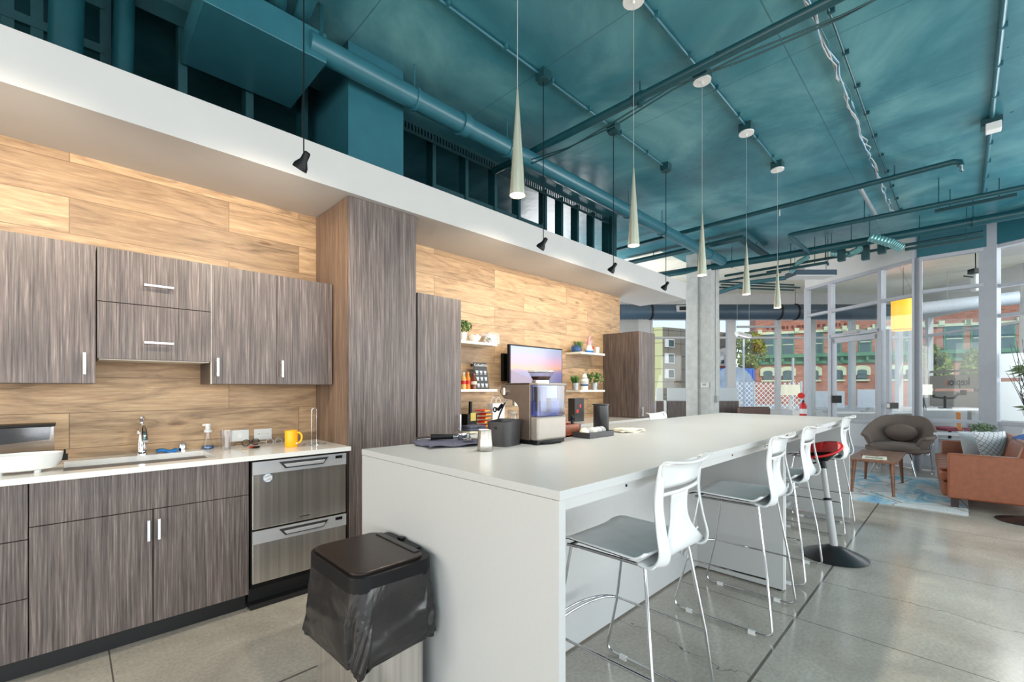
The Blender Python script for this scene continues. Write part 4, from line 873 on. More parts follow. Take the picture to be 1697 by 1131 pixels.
MB(o0).tube([(1.76, y0 + .0, Z2 + .008), (1.80, y0 - .012, Z2 + .006), (1.86, y0 - .01, Z2 + .006), (1.88, y0 - .02, Z2 + .006)], .005, 6).build('power_cord', BLACK, t, smooth=True)
# tray, box and canister beside it
t = thing('grey_tray', (2.28, 1.60, Z2), 'low dark grey tray of odds and ends right of the coffee machine', 'tray'); o0 = (2.28, 1.6, Z2)
MB(o0).box(2.16, 1.535, Z2, 2.42, 1.66, Z2 + .004).box(2.16, 1.535, Z2, 2.42, 1.54, Z2 + .034).box(2.16, 1.655, Z2, 2.42, 1.66, Z2 + .034).box(2.16, 1.535, Z2, 2.165, 1.66, Z2 + .034).box(2.415, 1.535, Z2, 2.42, 1.66, Z2 + .034).build('tray_body', DGREY, t, bevel=.002)
random.seed(4)
for k in range(5):
    x = 2.19 + .045 * k; o = MB((x, 1.59, Z2 + .004)).grid(lambda u, v: (x + .026 * math.cos(6.28 * u) * math.sin(3.14 * v), 1.595 + .03 * math.sin(6.28 * u) * math.sin(3.14 * v), Z2 + .032 - .026 * math.cos(3.14 * v) + .004 * mn.noise(Vector((u * 9, v * 9, k)))), 14, 8).build('wrapped_snack', (CREAM, GREYP, CREAM, PILLOW, GREYP)[k], smooth=True)
    tag(o, ['cream wrapped snack at the left end of the grey tray', 'silvery wrapped snack second from the left in the grey tray', 'cream wrapped snack in the middle of the grey tray', 'pale grey wrapped snack right of the middle of the grey tray', 'silvery wrapped snack at the right end of the grey tray'][k], 'snack', 'wrapped snacks in the grey tray')
BRN = streak('red_brown_wood', [(.3, srgb(110, 54, 36)), (.6, srgb(150, 82, 56)), (.8, srgb(172, 104, 74))], (8, 50, 50), .35)
t = thing('wooden_caddy', (2.15, 1.74, Z2), 'red-brown wooden caddy holding tampers, behind the grey tray', 'caddy'); o0 = (2.15, 1.74, Z2)
MB(o0).box(2.03, 1.68, Z2, 2.27, 1.80, Z2 + .012).box(2.03, 1.68, Z2, 2.27, 1.69, Z2 + .075).box(2.03, 1.79, Z2, 2.27, 1.80, Z2 + .075).box(2.03, 1.68, Z2, 2.04, 1.80, Z2 + .075).box(2.26, 1.68, Z2, 2.27, 1.80, Z2 + .075).box(2.03, 1.68, Z2 + .055, 2.27, 1.8, Z2 + .06).build('box', BRN, t, bevel=.002)
OCH = S('ochre_wood', (204, 128, 56), .4, 0, .1)
def tool(x, y, z, h, r, m1, m2, label, cat, name):
    t = thing(name, (x, y, z), label, cat); MB().lathe(0, 0, [(0, 0), (r * .8, 0), (r * .8, h * .55), (r * .6, h * .6), (0, h * .6)], 20).build('body', m1, t, smooth=True)
    MB().lathe(0, 0, [(0, h * .58), (r * .7, h * .58), (r, h * .66), (r * 1.05, h * .85), (r * .8, h * .98), (0, h)], 20).build('knob', m2, t, smooth=True)
zc = Z2 + .0605
tool(2.10, 1.73, zc, .10, .022, BLACK, OCH, 'ochre-topped black tamper in the wooden caddy', 'tamper', 'coffee_tamper')
tool(2.19, 1.76, zc, .12, .017, CREAM, OCH, 'tall ochre and cream tool behind the ochre-topped tamper', 'brush', 'cleaning_brush')
tool(2.235, 1.72, zc, .07, .012, BLACK, BLACK, 'small black tamper at the right end of the wooden caddy', 'tamper', 'coffee_tamper')
tool(2.06, 1.76, zc, .13, .022, DGREY, BLACK, 'dark grey grinder standing in the left of the wooden caddy', 'grinder', 'hand_grinder')
tool(2.15, 1.71, zc, .05, .010, RED, RED, 'small red topped tool in the wooden caddy', 'tool', 'red_tool')
t = lat('black_canister', 2.545, 1.715, Z2, [(0, 0), (.05, 0), (.052, .005), (.052, .18), (.058, .186), (.058, .19), (.049, .188), (.048, .01), (0, .008)], BLACKM, 'tall matt black canister right of the coffee things on the island', 'canister', 32)
t = thing('cream_cloth', (2.70, 1.60, Z2), 'folded cream cloth on the island right of the black canister', 'cloth', rz=R_(-20))
for k in range(2): MB().grid(lambda u, v: ((u - .5) * (.20 - .03 * k), (v - .5) * .12 + .006 * math.sin(u * 9 + k), .006 + .011 * k + .004 * math.sin(u * 8 + v * 4 + k)), 18, 10).build('fold', CREAM, t, smooth=True, solid=.008)
# back counter things
Z3 = .9165
def bc(u, y=3.12): return PY(u, 643, y)[0]
for k in range(6):
    x = bc(800) + .01 * math.sin(k * 2.1); z = Z3 + .003 + .034 * k
    def pk(u, v, x=x, z=z, k=k): return (x - .075 + .15 * u, 3.05 + .12 * v, z + .012 + .013 * (1 if 1 else 0) * max(0, math.sin(3.14 * u) * math.sin(3.14 * v)) ** .5)
    def pk2(u, v, x=x, z=z): return (x - .075 + .15 * u, 3.05 + .12 * v, z + .012 - .010 * max(0, math.sin(3.14 * u) * math.sin(3.14 * v)) ** .5)
    o = MB((x, 3.11, z)).use(S('crisp_packet_red', (214, 44, 28), .3) if k == 0 else MATS['crisp_packet_red']).grid(pk, 12, 8).grid(pk2, 12, 8).use(YEL).box(x - .03, 3.047, z + .006, x + .03, 3.052, z + .018).build('crisp_packet', smooth=True)
    tag(o, 'red and yellow crisp packet, ' + ['bottom of the stack on the back counter', 'second from the bottom of the stack', 'third from the bottom of the stack', 'fourth from the bottom of the stack', 'second from the top of the stack', 'topmost of the stack on the back counter'][k], 'snack packet', 'stacked red crisp packets')
t = thing('paper_bag', (bc(822, 3.25), 3.25, Z3), 'white paper carrier bag on the back counter behind the coffee machine', 'bag'); x = 0
MB().ext([(-.08, -.04, 0), (.08, -.04, 0), (.08, .04, 0), (-.08, .04, 0)], (0, 0, .24)).build('bag_body', PLAS, t)
for s in (-1, 1): MB().tube(bez([(-.035, s * .04, .235), (-.03, s * .03, .32), (.03, s * .03, .32), (.035, s * .04, .235)], 8), .003, 6).build('handle', PLAS, t, smooth=True)
t = thing('glass_jar', (bc(849, 3.2), 3.2, Z3), 'clear glass jar seen under the coffee machine head', 'jar'); MB().lathe(0, 0, [(0, 0), (.05, 0), (.052, .11), (.04, .13), (.04, .14), (.037, .14), (.048, .11), (.046, .008), (0, .006)], 24, close=False).build('body', CLEAR, t, smooth=True); MB().lathe(0, 0, [(0, .14), (.044, .14), (.044, .155), (0, .155)], 24).build('lid', GREYP, t, smooth=True)
t = thing('utensil_pot', (bc(776, 3.12), 3.12, Z3), 'black pot of utensils with a yellow card, right of the pantry cabinet', 'pot')
MB().box(-.055, -.055, 0, .055, .055, .16).build('pot', BLACK, t, bevel=.004); MB().cyl((.02, 0, .1), (.025, 0, .27), .016, n=12).build('utensil', BLACK, t, smooth=True); MB().box(-.02, -.058, .10, .04, -.0555, .17).build('card', S('yellow_card', (214, 190, 96), .6), t)
t = thing('folded_towels', (bc(783, 3.0), 2.99, Z3), 'small pile of grey folded towels on the back counter', 'towels')
for k in range(3): MB().grid(lambda u, v: ((u - .5) * .18, (v - .5) * .13, .012 + .024 * k + .003 * math.sin(u * 9 + k)), 14, 8).build('towel', (CREAM, TOWEL, TOWEL)[k], t, smooth=True, solid=.02)
t = thing('dark_carton', (bc(957, 3.2), 3.22, Z3), 'dark carton on the back counter under the right shelves', 'carton'); MB().box(-.09, -.05, 0, .09, .05, .27).build('carton_body', BLACKM, t, bevel=.003); MB().box(-.06, -.052, .1, -.02, -.0505, .14).box(0, -.052, .16, .03, -.0505, .2).build('print', RED, t)
# shelf things
def pot_plant(x, y, z, r, h, potm, leaf, label, gr, name='potted_plant', bushy=False, n=90, sp=.06):
    t = thing(name, (x, y, z), label, 'plant')
    MB().lathe(0, 0, [(0, 0), (r * .75, 0), (r, h), (r * .94, h), (r * .7, .006), (0, .006)], 24, close=False).build('pot', potm, t, smooth=True)
    MB().lathe(0, 0, [(0, h * .88), (r * .93, h * .88)], 16, close=False).build('soil', TWIG, t)
    random.seed(int(x * 100)); m = MB()
    for k in range(n):
        a = random.uniform(0, 6.28); rr = random.uniform(0, r * .8); bx_, by_ = rr * math.cos(a), rr * math.sin(a)
        if not bushy:
            L = random.uniform(.6, 1) * gr; dx, dy = math.cos(a) * sp * rr / r * random.uniform(.5, 1.3), math.sin(a) * sp * rr / r; q = .0022
            m.add([(bx_ - q, by_, h * .85), (bx_ + q, by_ + q, h * .85), (bx_ + dx * .4 + q, by_ + dy * .4, h + L * .6), (bx_ + dx, by_ + dy, h + L), (bx_ + dx * .4 - q, by_ + dy * .4, h + L * .6)], [(0, 1, 2, 3, 4)])
        else:
            v = Vector((random.gauss(0, 1), random.gauss(0, 1), random.gauss(.2, .8))).normalized() * gr * random.uniform(.45, 1)
            c = Vector((0, 0, h + gr * .55)) + Vector((v.x * sp * 16, v.y * sp * 16, v.z * .75)); s = gr * .16
            nrm = Vector((random.uniform(-1, 1), random.uniform(-1, 1), random.uniform(-.3, 1))).normalized(); u_ = nrm.orthogonal().normalized(); w_ = nrm.cross(u_)
            m.add([tuple(c - u_ * s), tuple(c + w_ * s * .5), tuple(c + u_ * s), tuple(c - w_ * s * .5)], [(0, 1, 2, 3)])
    if bushy: m.cyl((0, 0, h * .8), (0, 0, h + gr * .6), .004, n=6)
    m.build('foliage', leaf, t); return t
ZS = 1.7535
pot_plant(bc(766, 3.38), 3.37, ZS, .042, .085, CERW, GREEN, 'bushy green plant in a white pot on the upper left shelf', .10, bushy=True, n=200)
t = lat('white_bowl', bc(786, 3.37), 3.37, ZS, [(0, 0), (.028, 0), (.03, .006), (.055, .03), (.07, .065), (.066, .065), (.05, .034), (0, .012)], CERW, 'white bowl heaped with white packets on the upper left shelf', 'bowl', 32)
for k, (dx, dy, dz) in enumerate(((-.03, 0, .065), (.035, .0, .075), (.0, .01, .06))):
    o = thing('sugar_packet', (bc(786, 3.37) + dx, 3.37 + dy, ZS + dz), ['white packet on the left of the bowl', 'white packet sticking up on the right of the bowl', 'white packet in the middle of the bowl'][k], 'packet', group='white packets in the bowl'); o.rotation_euler = (.5, .4 * k - .3, k); MB().box(-.02, -.012, -.01, .02, .012, .01).build('packet_body', PLAS, o, bevel=.003)
t = thing('acrylic_box', (bc(813, 3.38), 3.38, ZS), 'clear box of white pods at the right end of the upper left shelf', 'box')
MB().box(-.075, -.055, 0, .075, .055, .115).build('box_shell', CLEAR, t); random.seed(3)
m = MB()
for k in range(34): x, y, z = random.uniform(-.058, .058), random.uniform(-.04, .04), random.uniform(.016, .085); m.lathe(x, y, [(0, z - .014), (.012, z - .01), (.016, z), (.012, z + .01), (0, z + .014)], 8)
o = m.build('white_pods', CERW, t, smooth=True); o['kind'] = 'stuff'; MB().lathe(-.055, -.045, [(0, .03), (.014, .04), (.014, .05), (0, .06)], 12).build('green_pod', GREEN, t, smooth=True)
ZL = 1.2975
def bottle(x, y, z, r, h, m1, mcap, label, band=None):
    t = thing('syrup_bottle', (x, y, z), label, 'bottle', group='bottles on the lower left shelf')
    MB().lathe(0, 0, [(0, 0), (r, 0), (r, h * .62), (r * .5, h * .8), (r * .42, h * .92), (0, h * .92)], 20).build('bottle_body', m1, t, smooth=True); MB().lathe(0, 0, [(0, h * .9), (r * .55, h * .9), (r * .55, h), (0, h)], 16).build('cap', mcap, t, smooth=True)
    if band: MB().lathe(0, 0, [(r * 1.02, h * .3), (r * 1.02, h * .5)], 20, close=False).build('label_band', band, t, smooth=True)
ORG = S('orange_label', (226, 132, 40), .4); BRNB = S('brown_syrup', (112, 56, 38), .2); BEI = S('beige_bottle', (220, 180, 110), .4)
bottle(bc(768, 3.36), 3.36, ZL, .026, .16, BEI, PLAS, 'beige bottle half hidden by the pantry cabinet', RED); bottle(bc(775.5, 3.36), 3.36, ZL, .024, .165, ORG, ORG, 'orange bottle on the lower left shelf', RED)
bottle(bc(785, 3.34), 3.34, ZL, .030, .15, BRNB, BRNB, 'brown syrup bottle left of the menu board', CREAM); bottle(bc(783, 3.42), 3.43, ZL, .028, .25, CLEAR, BLACK, 'tall clear bottle behind the brown syrup bottle')
t = thing('menu_board', (bc(800.5, 3.37), 3.37, ZL), 'small leaning chalk-style coffee menu board on the lower left shelf', 'menu board'); t.rotation_euler = (R_(-10), 0, 0)
MB().box(-.085, 0, 0, .085, .006, .27).build('board', S('chalk_board', (58, 60, 66), .6), t)
for r_ in range(3):
    for c_ in range(3):
        cx, cz = -.053 + .053 * c_, .035 + .065 * r_
        MB().lathe(0, 0, [(0, 0), (.012, 0), (.019, .028), (0, .028)], 14).build('cup_drawing', S('cup_print', (190, 196, 206), .5) if r_ + c_ == 0 else MATS['cup_print'], t)
        o = COL.objects[-1]; o.location = (cx, -.001, cz - .006); o.scale = (1, .06, 1)
        MB().box(cx - .014, -.0012, cz - .016, cx + .014, 0, cz - .012).build('caption_line', PLAS, t)
textmesh('heading', 'Coffee', .036, PLAS, t, (-.03, -.001, .232), (R_(90), 0, 0)); textmesh('heading', 'MENU', .030, PLAS, t, (.05, -.001, .233), (R_(90), 0, 0))
t = thing('teapot', (4.50, 3.40, ZS), 'blue teapot on the upper right shelf', 'teapot')
MB().lathe(0, 0, [(0, 0), (.045, 0), (.06, .02), (.062, .045), (.045, .075), (.02, .085), (.01, .09), (.012, .1), (0, .104)], 28).build('body', CERB, t, smooth=True); MB().tube([(.055, 0, .03), (.085, 0, .055), (.095, 0, .08)], [.012, .009, .006], 10).build('spout', CERB, t, smooth=True); MB().tube(bez([(-.05, 0, .07), (-.11, 0, .08), (-.1, 0, .02), (-.055, 0, .02)], 10), .006, 8).build('handle', CERB, t, smooth=True)
pot_plant(4.60, 3.43, ZS, .038, .06, CERB, GREEN, 'green grass plant behind the teapot', .11, n=120)
t = thing('bunny_toy', (4.72, 3.36, ZS), 'pink long-eared soft toy in a white and blue outfit on the upper right shelf', 'soft toy'); PNK = S('pink_plush', (230, 160, 168), .9)
MB().lathe(0, 0, [(0, 0), (.058, 0), (.062, .02), (.05, .07), (.03, .10), (0, .105)], 24, sy=.7).build('body', PLAS, t, smooth=True); MB().lathe(0, 0, [(.0605, .0), (.064, .018), (.062, .03)], 24, sy=.72, close=False).build('hem', BLUE, t, smooth=True)
MB().lathe(0, 0, [(0, .095), (.028, .10), (.036, .125), (.026, .15), (0, .157)], 20, sy=.85).build('head', PNK, t, smooth=True)
MB().tube([(-.012, 0, .145), (.0, 0, .19), (.03, 0, .225)], [.012, .016, .008], 10).build('ear', PNK, t, smooth=True); MB().tube([(.015, 0, .14), (.05, 0, .155), (.075, 0, .15)], [.012, .016, .008], 10).build('ear', PNK, t, smooth=True)
MB().tube([(.035, -.02, .08), (.055, -.03, .06)], .014, 10).build('bow', RED, t, smooth=True)
lat('small_cup', 4.895, 3.36, ZS, [(0, 0), (.026, 0), (.032, .085), (.029, .085), (.024, .006), (0, .006)], CERW, 'plain white cup at the right end of the upper right shelf', 'cup')
ZR = 1.2835
pot_plant(bc(953.5, 3.36), 3.36, ZR, .045, .085, GALV, GREEN, 'grass plant in a galvanised pot left of the patterned vase', .11, n=150)
pot_plant(bc(985, 3.36), 3.36, ZR, .047, .09, GALV, GREEN, 'leafy plant in a galvanised pot right of the patterned vase', .11, bushy=True, n=200, sp=.07)
t = lat('patterned_vase', bc(968.5, 3.36), 3.36, ZR, [(0, 0), (.045, 0), (.048, .05), (.0, .05)], CERW, 'tall patterned cream and blue-grey vase between two galvanised pots', 'vase', 28)
for k, (za, ra, zb, rb, mt) in enumerate(((.05, .048, .07, .053, CERB), (.07, .053, .11, .052, PILLOW), (.11, .052, .14, .044, CERW), (.14, .044, .16, .035, GREYP), (.16, .035, .2, .024, CERW))):
    MB().lathe(0, 0, [(ra, za), (rb, zb)], 28, close=False).build('glaze_band', mt, t, smooth=True)
MB().lathe(0, 0, [(.024, .2), (.022, .205), (.027, .215), (.023, .215)], 28, close=False).build('rim', GREYP, t, smooth=True)
# ---------------------------------------------------------------- lounge
o = MB((7.6, .9, 0)).box(6.53, -.045, 0, 8.78, 2.2, .012).build('area_rug', RUG); tag(o, 'pale blue and grey abstract rug under the coffee table', 'rug')
t = thing('coffee_table', (7.5, .775, 0), 'walnut coffee table with tapered legs on the rug', 'coffee table')
MB().box(-.60, -.235, .405, .60, .24, .428).build('tabletop', TWOOD, t, bevel=.004)
for sx in (-1, 1):
    for sy in (-1, 1): MB().ext([(sx * .56 - .012 + sx * .0, sy * .20 - .012, .012), (sx * .56 + .012, sy * .20 - .012, .012), (sx * .56 + .012, sy * .20 + .012, .012), (sx * .56 - .012, sy * .20 + .012, .012)], (-sx * .04, 0, 0)) if 0 else MB().cyl((sx * .555, sy * .20, .012), (sx * .52, sy * .18, .405), .014, .026, n=12).build('leg', TWOOD, t, smooth=True)
t = thing('magazine', (7.2, .78, .428), 'magazine lying on the walnut coffee table', 'magazine', rz=.1); MB().box(-.16, -.12, 0, .16, .12, .006).build('cover', CREAM, t); MB().box(-.12, -.08, .006, .02, .09, .0065).build('cover_photo', S('photo_grey', (150, 148, 140), .5), t)
t = thing('magazine', (7.45, .82, .428), 'thin brown book behind the magazine on the coffee table', 'book', rz=-.2); MB().box(-.13, -.09, 0, .13, .09, .014).build('cover', TWOOD, t)
# shell armchair
t = thing('lounge_armchair', (9.03, .71, 0), 'brown tweed shell armchair with chrome legs by the glass wall', 'armchair', rz=R_(-6))
def shell(u, v):
    a = (u - .5) * 2 * R_(132); side = abs(u - .5) * 2
    hr = .86 - .26 * max(0, (side - .30) / .70) ** 1.1 if side > .30 else .86
    hr = .86 - .27 * (.5 - .5 * math.cos(math.pi * min(1, max(0, (side - .22) / .62))))
    zb = .33; z = zb + (hr - zb) * v
    R1 = .27 + .15 * v ** .7; arm = max(0, (side - .45) / .55)
    rx = R1 * 1.0 + .03 * v; ry = (R1 * 1.10 + .03 * v * v * arm)
    x = math.cos(a) * rx; y = math.sin(a) * ry
    x = x * .92 + .06 - .05 * (1 - v); y *= .88
    flare = max(0, v - .82) / .18
    y += math.copysign(.04 * flare, y) * arm; z -= .03 * flare ** 2 * arm * .6
    x += .05 * (v ** 2) * (1 - side)
    return (x, y, z)
MB().grid(shell, 60, 26).build('shell', TWEED, t, smooth=True, solid=.045)
MB().grid(lambda u, v: (-.02 + (.36 - 0) * v * math.cos(6.2832 * u), .38 * v * math.sin(6.2832 * u), .345 + .03 * v), 36, 6).build('shell_base', TWEED, t, smooth=True, solid=.05)
MB().lathe(-.09, 0, [(0, .36), (.27, .36), (.305, .39), (.305, .44), (.27, .47), (0, .485)], 36, sx=1.05, sy=1.0).build('seat_cushion', TWEED, t, smooth=60)
bc_ = MB().lathe(0, 0, [(0, -.075), (.16, -.06), (.205, -.02), (.205, .02), (.16, .06), (0, .075)], 36, sx=1.0, sy=.68).build('back_cushion', TWEED, t, smooth=60); bc_.location = (.27, 0, .60); bc_.rotation_euler = (R_(90), R_(0), R_(90)); bc_.rotation_euler[0] = R_(80)
for (a, b) in (((-.27, .27, 0), (-.12, .17, .33)), ((-.27, -.27, 0), (-.12, -.17, .33)), ((.34, .30, 0), (.20, .20, .36)), ((.34, -.36, 0), (.16, -.34, .52))):
    MB().cyl(a, b, .009, n=10).cyl(a, (a[0], a[1], .006), .02, n=12).build('leg', CHROME, t, smooth=True)
MB().tube([(-.12, .17, .33), (-.12, -.17, .33), (.16, -.34, .30), (.16, -.40, .52)], .009, 8).tube([(-.12, .17, .33), (.2, .20, .36), (.2, -.2, .34)], .009, 8).build('under_frame', CHROME, t, smooth=60)
# sofa : local x = length away from camera, local y = forward (left in view)
t = thing('leather_sofa', (6.80, .115, 0), 'tan leather sofa with tufted seat at the right edge', 'sofa', rz=R_(3)); L = 1.75
for x in (0, L - .1): MB().box(x, -.86, .11, x + .10, 0, .595).build('arm', LEATHER, t, bevel=.018, seg=3)
MB().box(.10, -.84, .11, L - .1, .045, .265).build('seat_base', LEATHER, t, bevel=.03, seg=3)
for k in range(2):
    x0 = .105 + k * (L - .2) / 2
    def cush(u, v, x0=x0): return (x0 + (L - .21) / 2 * u, -.62 + .685 * v, .415 - .010 * max(abs(math.sin(3.1416 * 3 * u)) ** .5 * 0, 1 - min(1, 9 * abs(math.sin(3.1416 * 3 * u)) * abs(math.sin(3.1416 * 3 * v)))))
    MB().box(x0, -.62, .27, x0 + (L - .21) / 2, .062, .40).build('seat_cushion', LEATHER, t, bevel=.04, seg=3)
    MB().grid(cush, 36, 30).build('tufted_top', LEATHER, t, smooth=True, solid=.012)
    c = MB().box(x0, -.085, -.17, x0 + (L - .21) / 2 - .01, .085, .17).build('back_cushion', LEATHER, t, bevel=.05, seg=4); c.location = (0, -.60, .565); c.rotation_euler = (R_(16), 0, 0)
MB().box(.1, -.86, .11, L - .1, -.76, .62).build('back_frame', LEATHER, t, bevel=.02, seg=3)
for x in (.06, L - .06):
    for y in (-.06, -.8): MB().box(x - .03, y - .03, .012 if y > -.2 else 0, x + .03, y + .03, .11).build('leg', TWIG, t)
def pillow(x, y, z, s, rot, mat, label):
    t = thing('throw_pillow', (x, y, z), label, 'pillow'); t.rotation_euler = rot
    def f(sg): return lambda u, v: ((u - .5) * s * (1 - .06 * math.sin(3.14 * v)), sg * .065 * max(0, math.sin(3.1416 * u) * math.sin(3.1416 * v)) ** .55, (v - .5) * s * (1 - .06 * math.sin(3.14 * u)))
    MB().grid(f(1), 20, 20).grid(f(-1), 20, 20).build('pillow_cover', mat, t, smooth=60); return t
pillow(7.86, -.27, .585, .42, (R_(-18), 0, R_(-42)), LATT, 'grey throw pillow with diagonal lattice lines on the sofa')
pillow(8.10, -.13, .575, .38, (R_(-14), 0, R_(-50)), PILLOW, 'plain pale grey throw pillow behind the lattice one')
t = thing('blue_jacket', (7.72, -.56, .71), 'blue cloth draped over the sofa back at the right edge', 'cloth')
MB().grid(lambda u, v: ((u - .5) * .5, (v - .5) * .30, .035 + .03 * math.sin(3.14 * v) + .010 * math.sin(u * 14 + v * 5) - .04 * abs(v - .5)), 24, 16).build('fabric', S('blue_jacket_cloth', (30, 96, 168), .6, 0, .2), t, smooth=True, solid=.006)
# console with plants behind the sofa
t = thing('console_table', (9.14, .05, 0), 'pale low console behind the sofa holding plants', 'console'); MB().box(-.12, -.38, .62, .12, .25, .65).build('top', PANELW, t)
for a in (-.1, .1):
    for b in (-.35, .22): MB().box(a - .015, b - .015, 0, a + .015, b + .015, .62).build('leg', PANELW, t)
pot_plant(9.13, -.20, .65, .055, .03, CERW, GREEN2, 'grey-green bushy plant behind the sofa pillows', .105, bushy=True, n=420, sp=.085)
lat('glass_lantern', 9.12, -.04, .65, [(0, 0), (.05, 0), (.055, .03), (.045, .09), (.02, .11), (.006, .13), (.012, .14), (.003, .17)], CLEAR, 'small clear glass lantern left of the grey-green plant', 'lantern', 24)
t = thing('twig_arrangement', (8.93, -.64, 0), 'white faceted vase of dark twigs and an air plant at the right edge', 'plant')
MB().box(-.14, -.14, 0, .14, .14, .55).build('plinth', PANELW, t)
MB().lathe(0, 0, [(0, .55), (.06, .55), (.11, .68), (.055, .86), (.10, 1.0), (.09, 1.0), (.05, .86), (0, .8)], 6, close=False).build('vase', CERW, t)
random.seed(11); m = MB()
for k in range(26):
    a = random.uniform(0, 6.28); h = random.uniform(.6, 1.05); r = random.uniform(.08, .28)
    p = [(0, 0, .9)] + [(r * s * math.cos(a + s * 1.5) + random.uniform(-.03, .03), r * s * math.sin(a + s * 1.5) + random.uniform(-.03, .03), .9 + h * s) for s in (.25, .5, .75, 1)]
    m.tube(p, [.006, .005, .004, .003, .002], 5)
m.build('twigs', TWIG, t)
m = MB()
for k in range(46):
    a = random.uniform(0, 6.28); L_ = random.uniform(.16, .30); dz = random.uniform(-.5, .9); q = .008; z = 1.52 if k % 3 else 1.02; sc_ = 1 if k % 3 else .6
    c, s = math.cos(a), math.sin(a); pts = [(0, 0, z), (c * L_ * .5 * sc_, s * L_ * .5 * sc_, z + dz * .12 * sc_), (c * L_ * sc_, s * L_ * sc_, z + (dz - .35) * .16 * sc_)]
    m.add([(pts[0][0] - s * q, pts[0][1] + c * q, z), (pts[0][0] + s * q, pts[0][1] - c * q, z), (pts[1][0] + s * q, pts[1][1] - c * q, pts[1][2]), pts[2], (pts[1][0] - s * q, pts[1][1] + c * q, pts[1][2])], [(0, 1, 2, 3, 4)])
m.build('air_plant_leaves', GREEN2, t)

# ---------------------------------------------------------------- glazing
def LU(p, q, u):   # point of the plan line p-q met by image column u
    a = (u - CXP) / FPX; dx, dy = FW[0] + a * RT[0], FW[1] + a * RT[1]
    ex, ey = q[0] - p[0], q[1] - p[1]; det = dx * (-ey) + ex * dy
    t_ = (p[0] * (-ey) + ex * p[1]) / det; return (dx * t_, dy * t_)
def lerp(p, q, s): return (p[0] + (q[0] - p[0]) * s, p[1] + (q[1] - p[1]) * s)
def plate(m, p, q, z0, z1, th):
    dx, dy = q[0] - p[0], q[1] - p[1]; l = math.hypot(dx, dy); nx, ny = -dy / l * th / 2, dx / l * th / 2
    return m.ext([(p[0] + nx, p[1] + ny, z0), (q[0] + nx, q[1] + ny, z0), (q[0] - nx, q[1] - ny, z0), (p[0] - nx, p[1] - ny, z0)], (0, 0, z1 - z0))
def post(m, p, wd, th, z0, z1, ang):
    c, s = math.cos(ang), math.sin(ang)
    return m.ext([(p[0] + c * a - s * b, p[1] + s * a + c * b, z0) for a, b in ((-wd / 2, -th / 2), (wd / 2, -th / 2), (wd / 2, th / 2), (-wd / 2, th / 2))], (0, 0, z1 - z0))
def glazing(name, p, q, posts, rails, panel=None, glass=(0, 3.38), mat=FRAME, pw=.055, th=.10, rh=.05, bays=None):
    root = bpy.data.objects.new(name, None); COL.objects.link(root); root.location = (p[0], p[1], 0); root['kind'] = 'structure'; o0 = (p[0], p[1], 0)
    ang = math.atan2(q[1] - p[1], q[0] - p[0])
    for c in posts: post(MB(o0), c[:2], c[2] if len(c) > 2 else pw, th, c[3] if len(c) > 3 else 0, c[4] if len(c) > 4 else glass[1], ang).build('mullion', mat, root)
    for z in rails:
        a, b = (p, q) if not isinstance(z, tuple) else (z[1], z[2]); zz = z if not isinstance(z, tuple) else z[0]
        plate(MB(o0), a, b, zz - rh / 2, zz + rh / 2, th * .9).build('rail', mat, root)
    if panel:
        plate(MB(o0), p, q, panel[0], panel[1], .03).build('lower_panel', PANELW, root)
    for a, b in (bays or [(p, q)]): plate(MB(o0), a, b, glass[0], glass[1], .008).build('glass_pane', GLASS, root)
    return root
A0 = (10.893, 2.269); A1 = (9.615, .509); B1 = (9.601, -.281); C1 = (9.25, -.96)
pa = [A0, LU(A0, A1, 1378), LU(A0, A1, 1461), A1]
glazing('window_1', A0, A1, [A0, pa[1], pa[2]], [2.80, .70, 3.355, .05], (.07, .68), (.72, 3.38), bays=list(zip(pa, pa[1:])), pw=.07)
# door inside the glazed corner
t = bpy.data.objects.new('door_1', None); COL.objects.link(t); t['kind'] = 'structure'; t.location = (pa[1][0], pa[1][1], 0); o0 = (pa[1][0], pa[1][1], 0)
a, b = lerp(pa[1], pa[2], .05), lerp(pa[1], pa[2], .95); ang = math.atan2(b[1] - a[1], b[0] - a[0])
m = MB(o0); post(m, a, .09, .05, 0, 2.25, ang); post(m, b, .09, .05, 0, 2.25, ang); plate(m, a, b, 2.17, 2.26, .05); plate(m, a, b, 0, .25, .05); m.build('door_frame', FRAME, t)
m = MB(o0); plate(m, pa[1], pa[2], 2.28, 2.34, .1); m.build('door_head', FRAME, t)
a2 = lerp(pa[1], pa[2], .33); b2 = lerp(pa[1], pa[2], .62); m = MB(o0); plate(m, a2, b2, 2.31, 2.36, .18); m.build('door_closer', GREYP, t)
m = MB(o0); post(m, lerp(pa[1], pa[2], .12), .05, .16, 1.02, 1.16, ang); m.build('door_handle', BLACK, t)
h2 = LU(A0, A1, 1473); m = MB(o0); post(m, h2, .06, .05, .0, 2.3, ang); m.build('door_stile', FRAME, t)
h3 = LU(A0, A1, 1479); m = MB(o0); post(m, h3, .07, .16, .96, 1.06, ang); m.build('lock_box', BLACKM, t); m = MB(o0); post(m, h3, .05, .17, .975, 1.045, ang); m.build('lock_cover', PLAS, t)
glazing('window_2', A1, B1, [(A1[0], A1[1], .12, 0, H), LU(A1, B1, 1520)], [3.355, .80, .50, .05, 2.83], (.07, .48), (.52, 3.38), pw=.06)
glazing('window_3', B1, C1, [(B1[0] - .02, B1[1], .20, 0, H), C1], [3.355, 2.78, 2.35, .80], (.0, .78), (.82, 3.38), pw=.07)
m = MB(); plate(m, A0, A1, 3.38, H, .12); st(m.build('wall_header', WHITE))
m = MB(); plate(m, A1, B1, 3.38, H, .12); plate(m, B1, C1, 3.38, H, .12); m.box(9.2, -1.06, 3.2, 9.32, -.9, H); st(m.build('wall_header', TEALD))
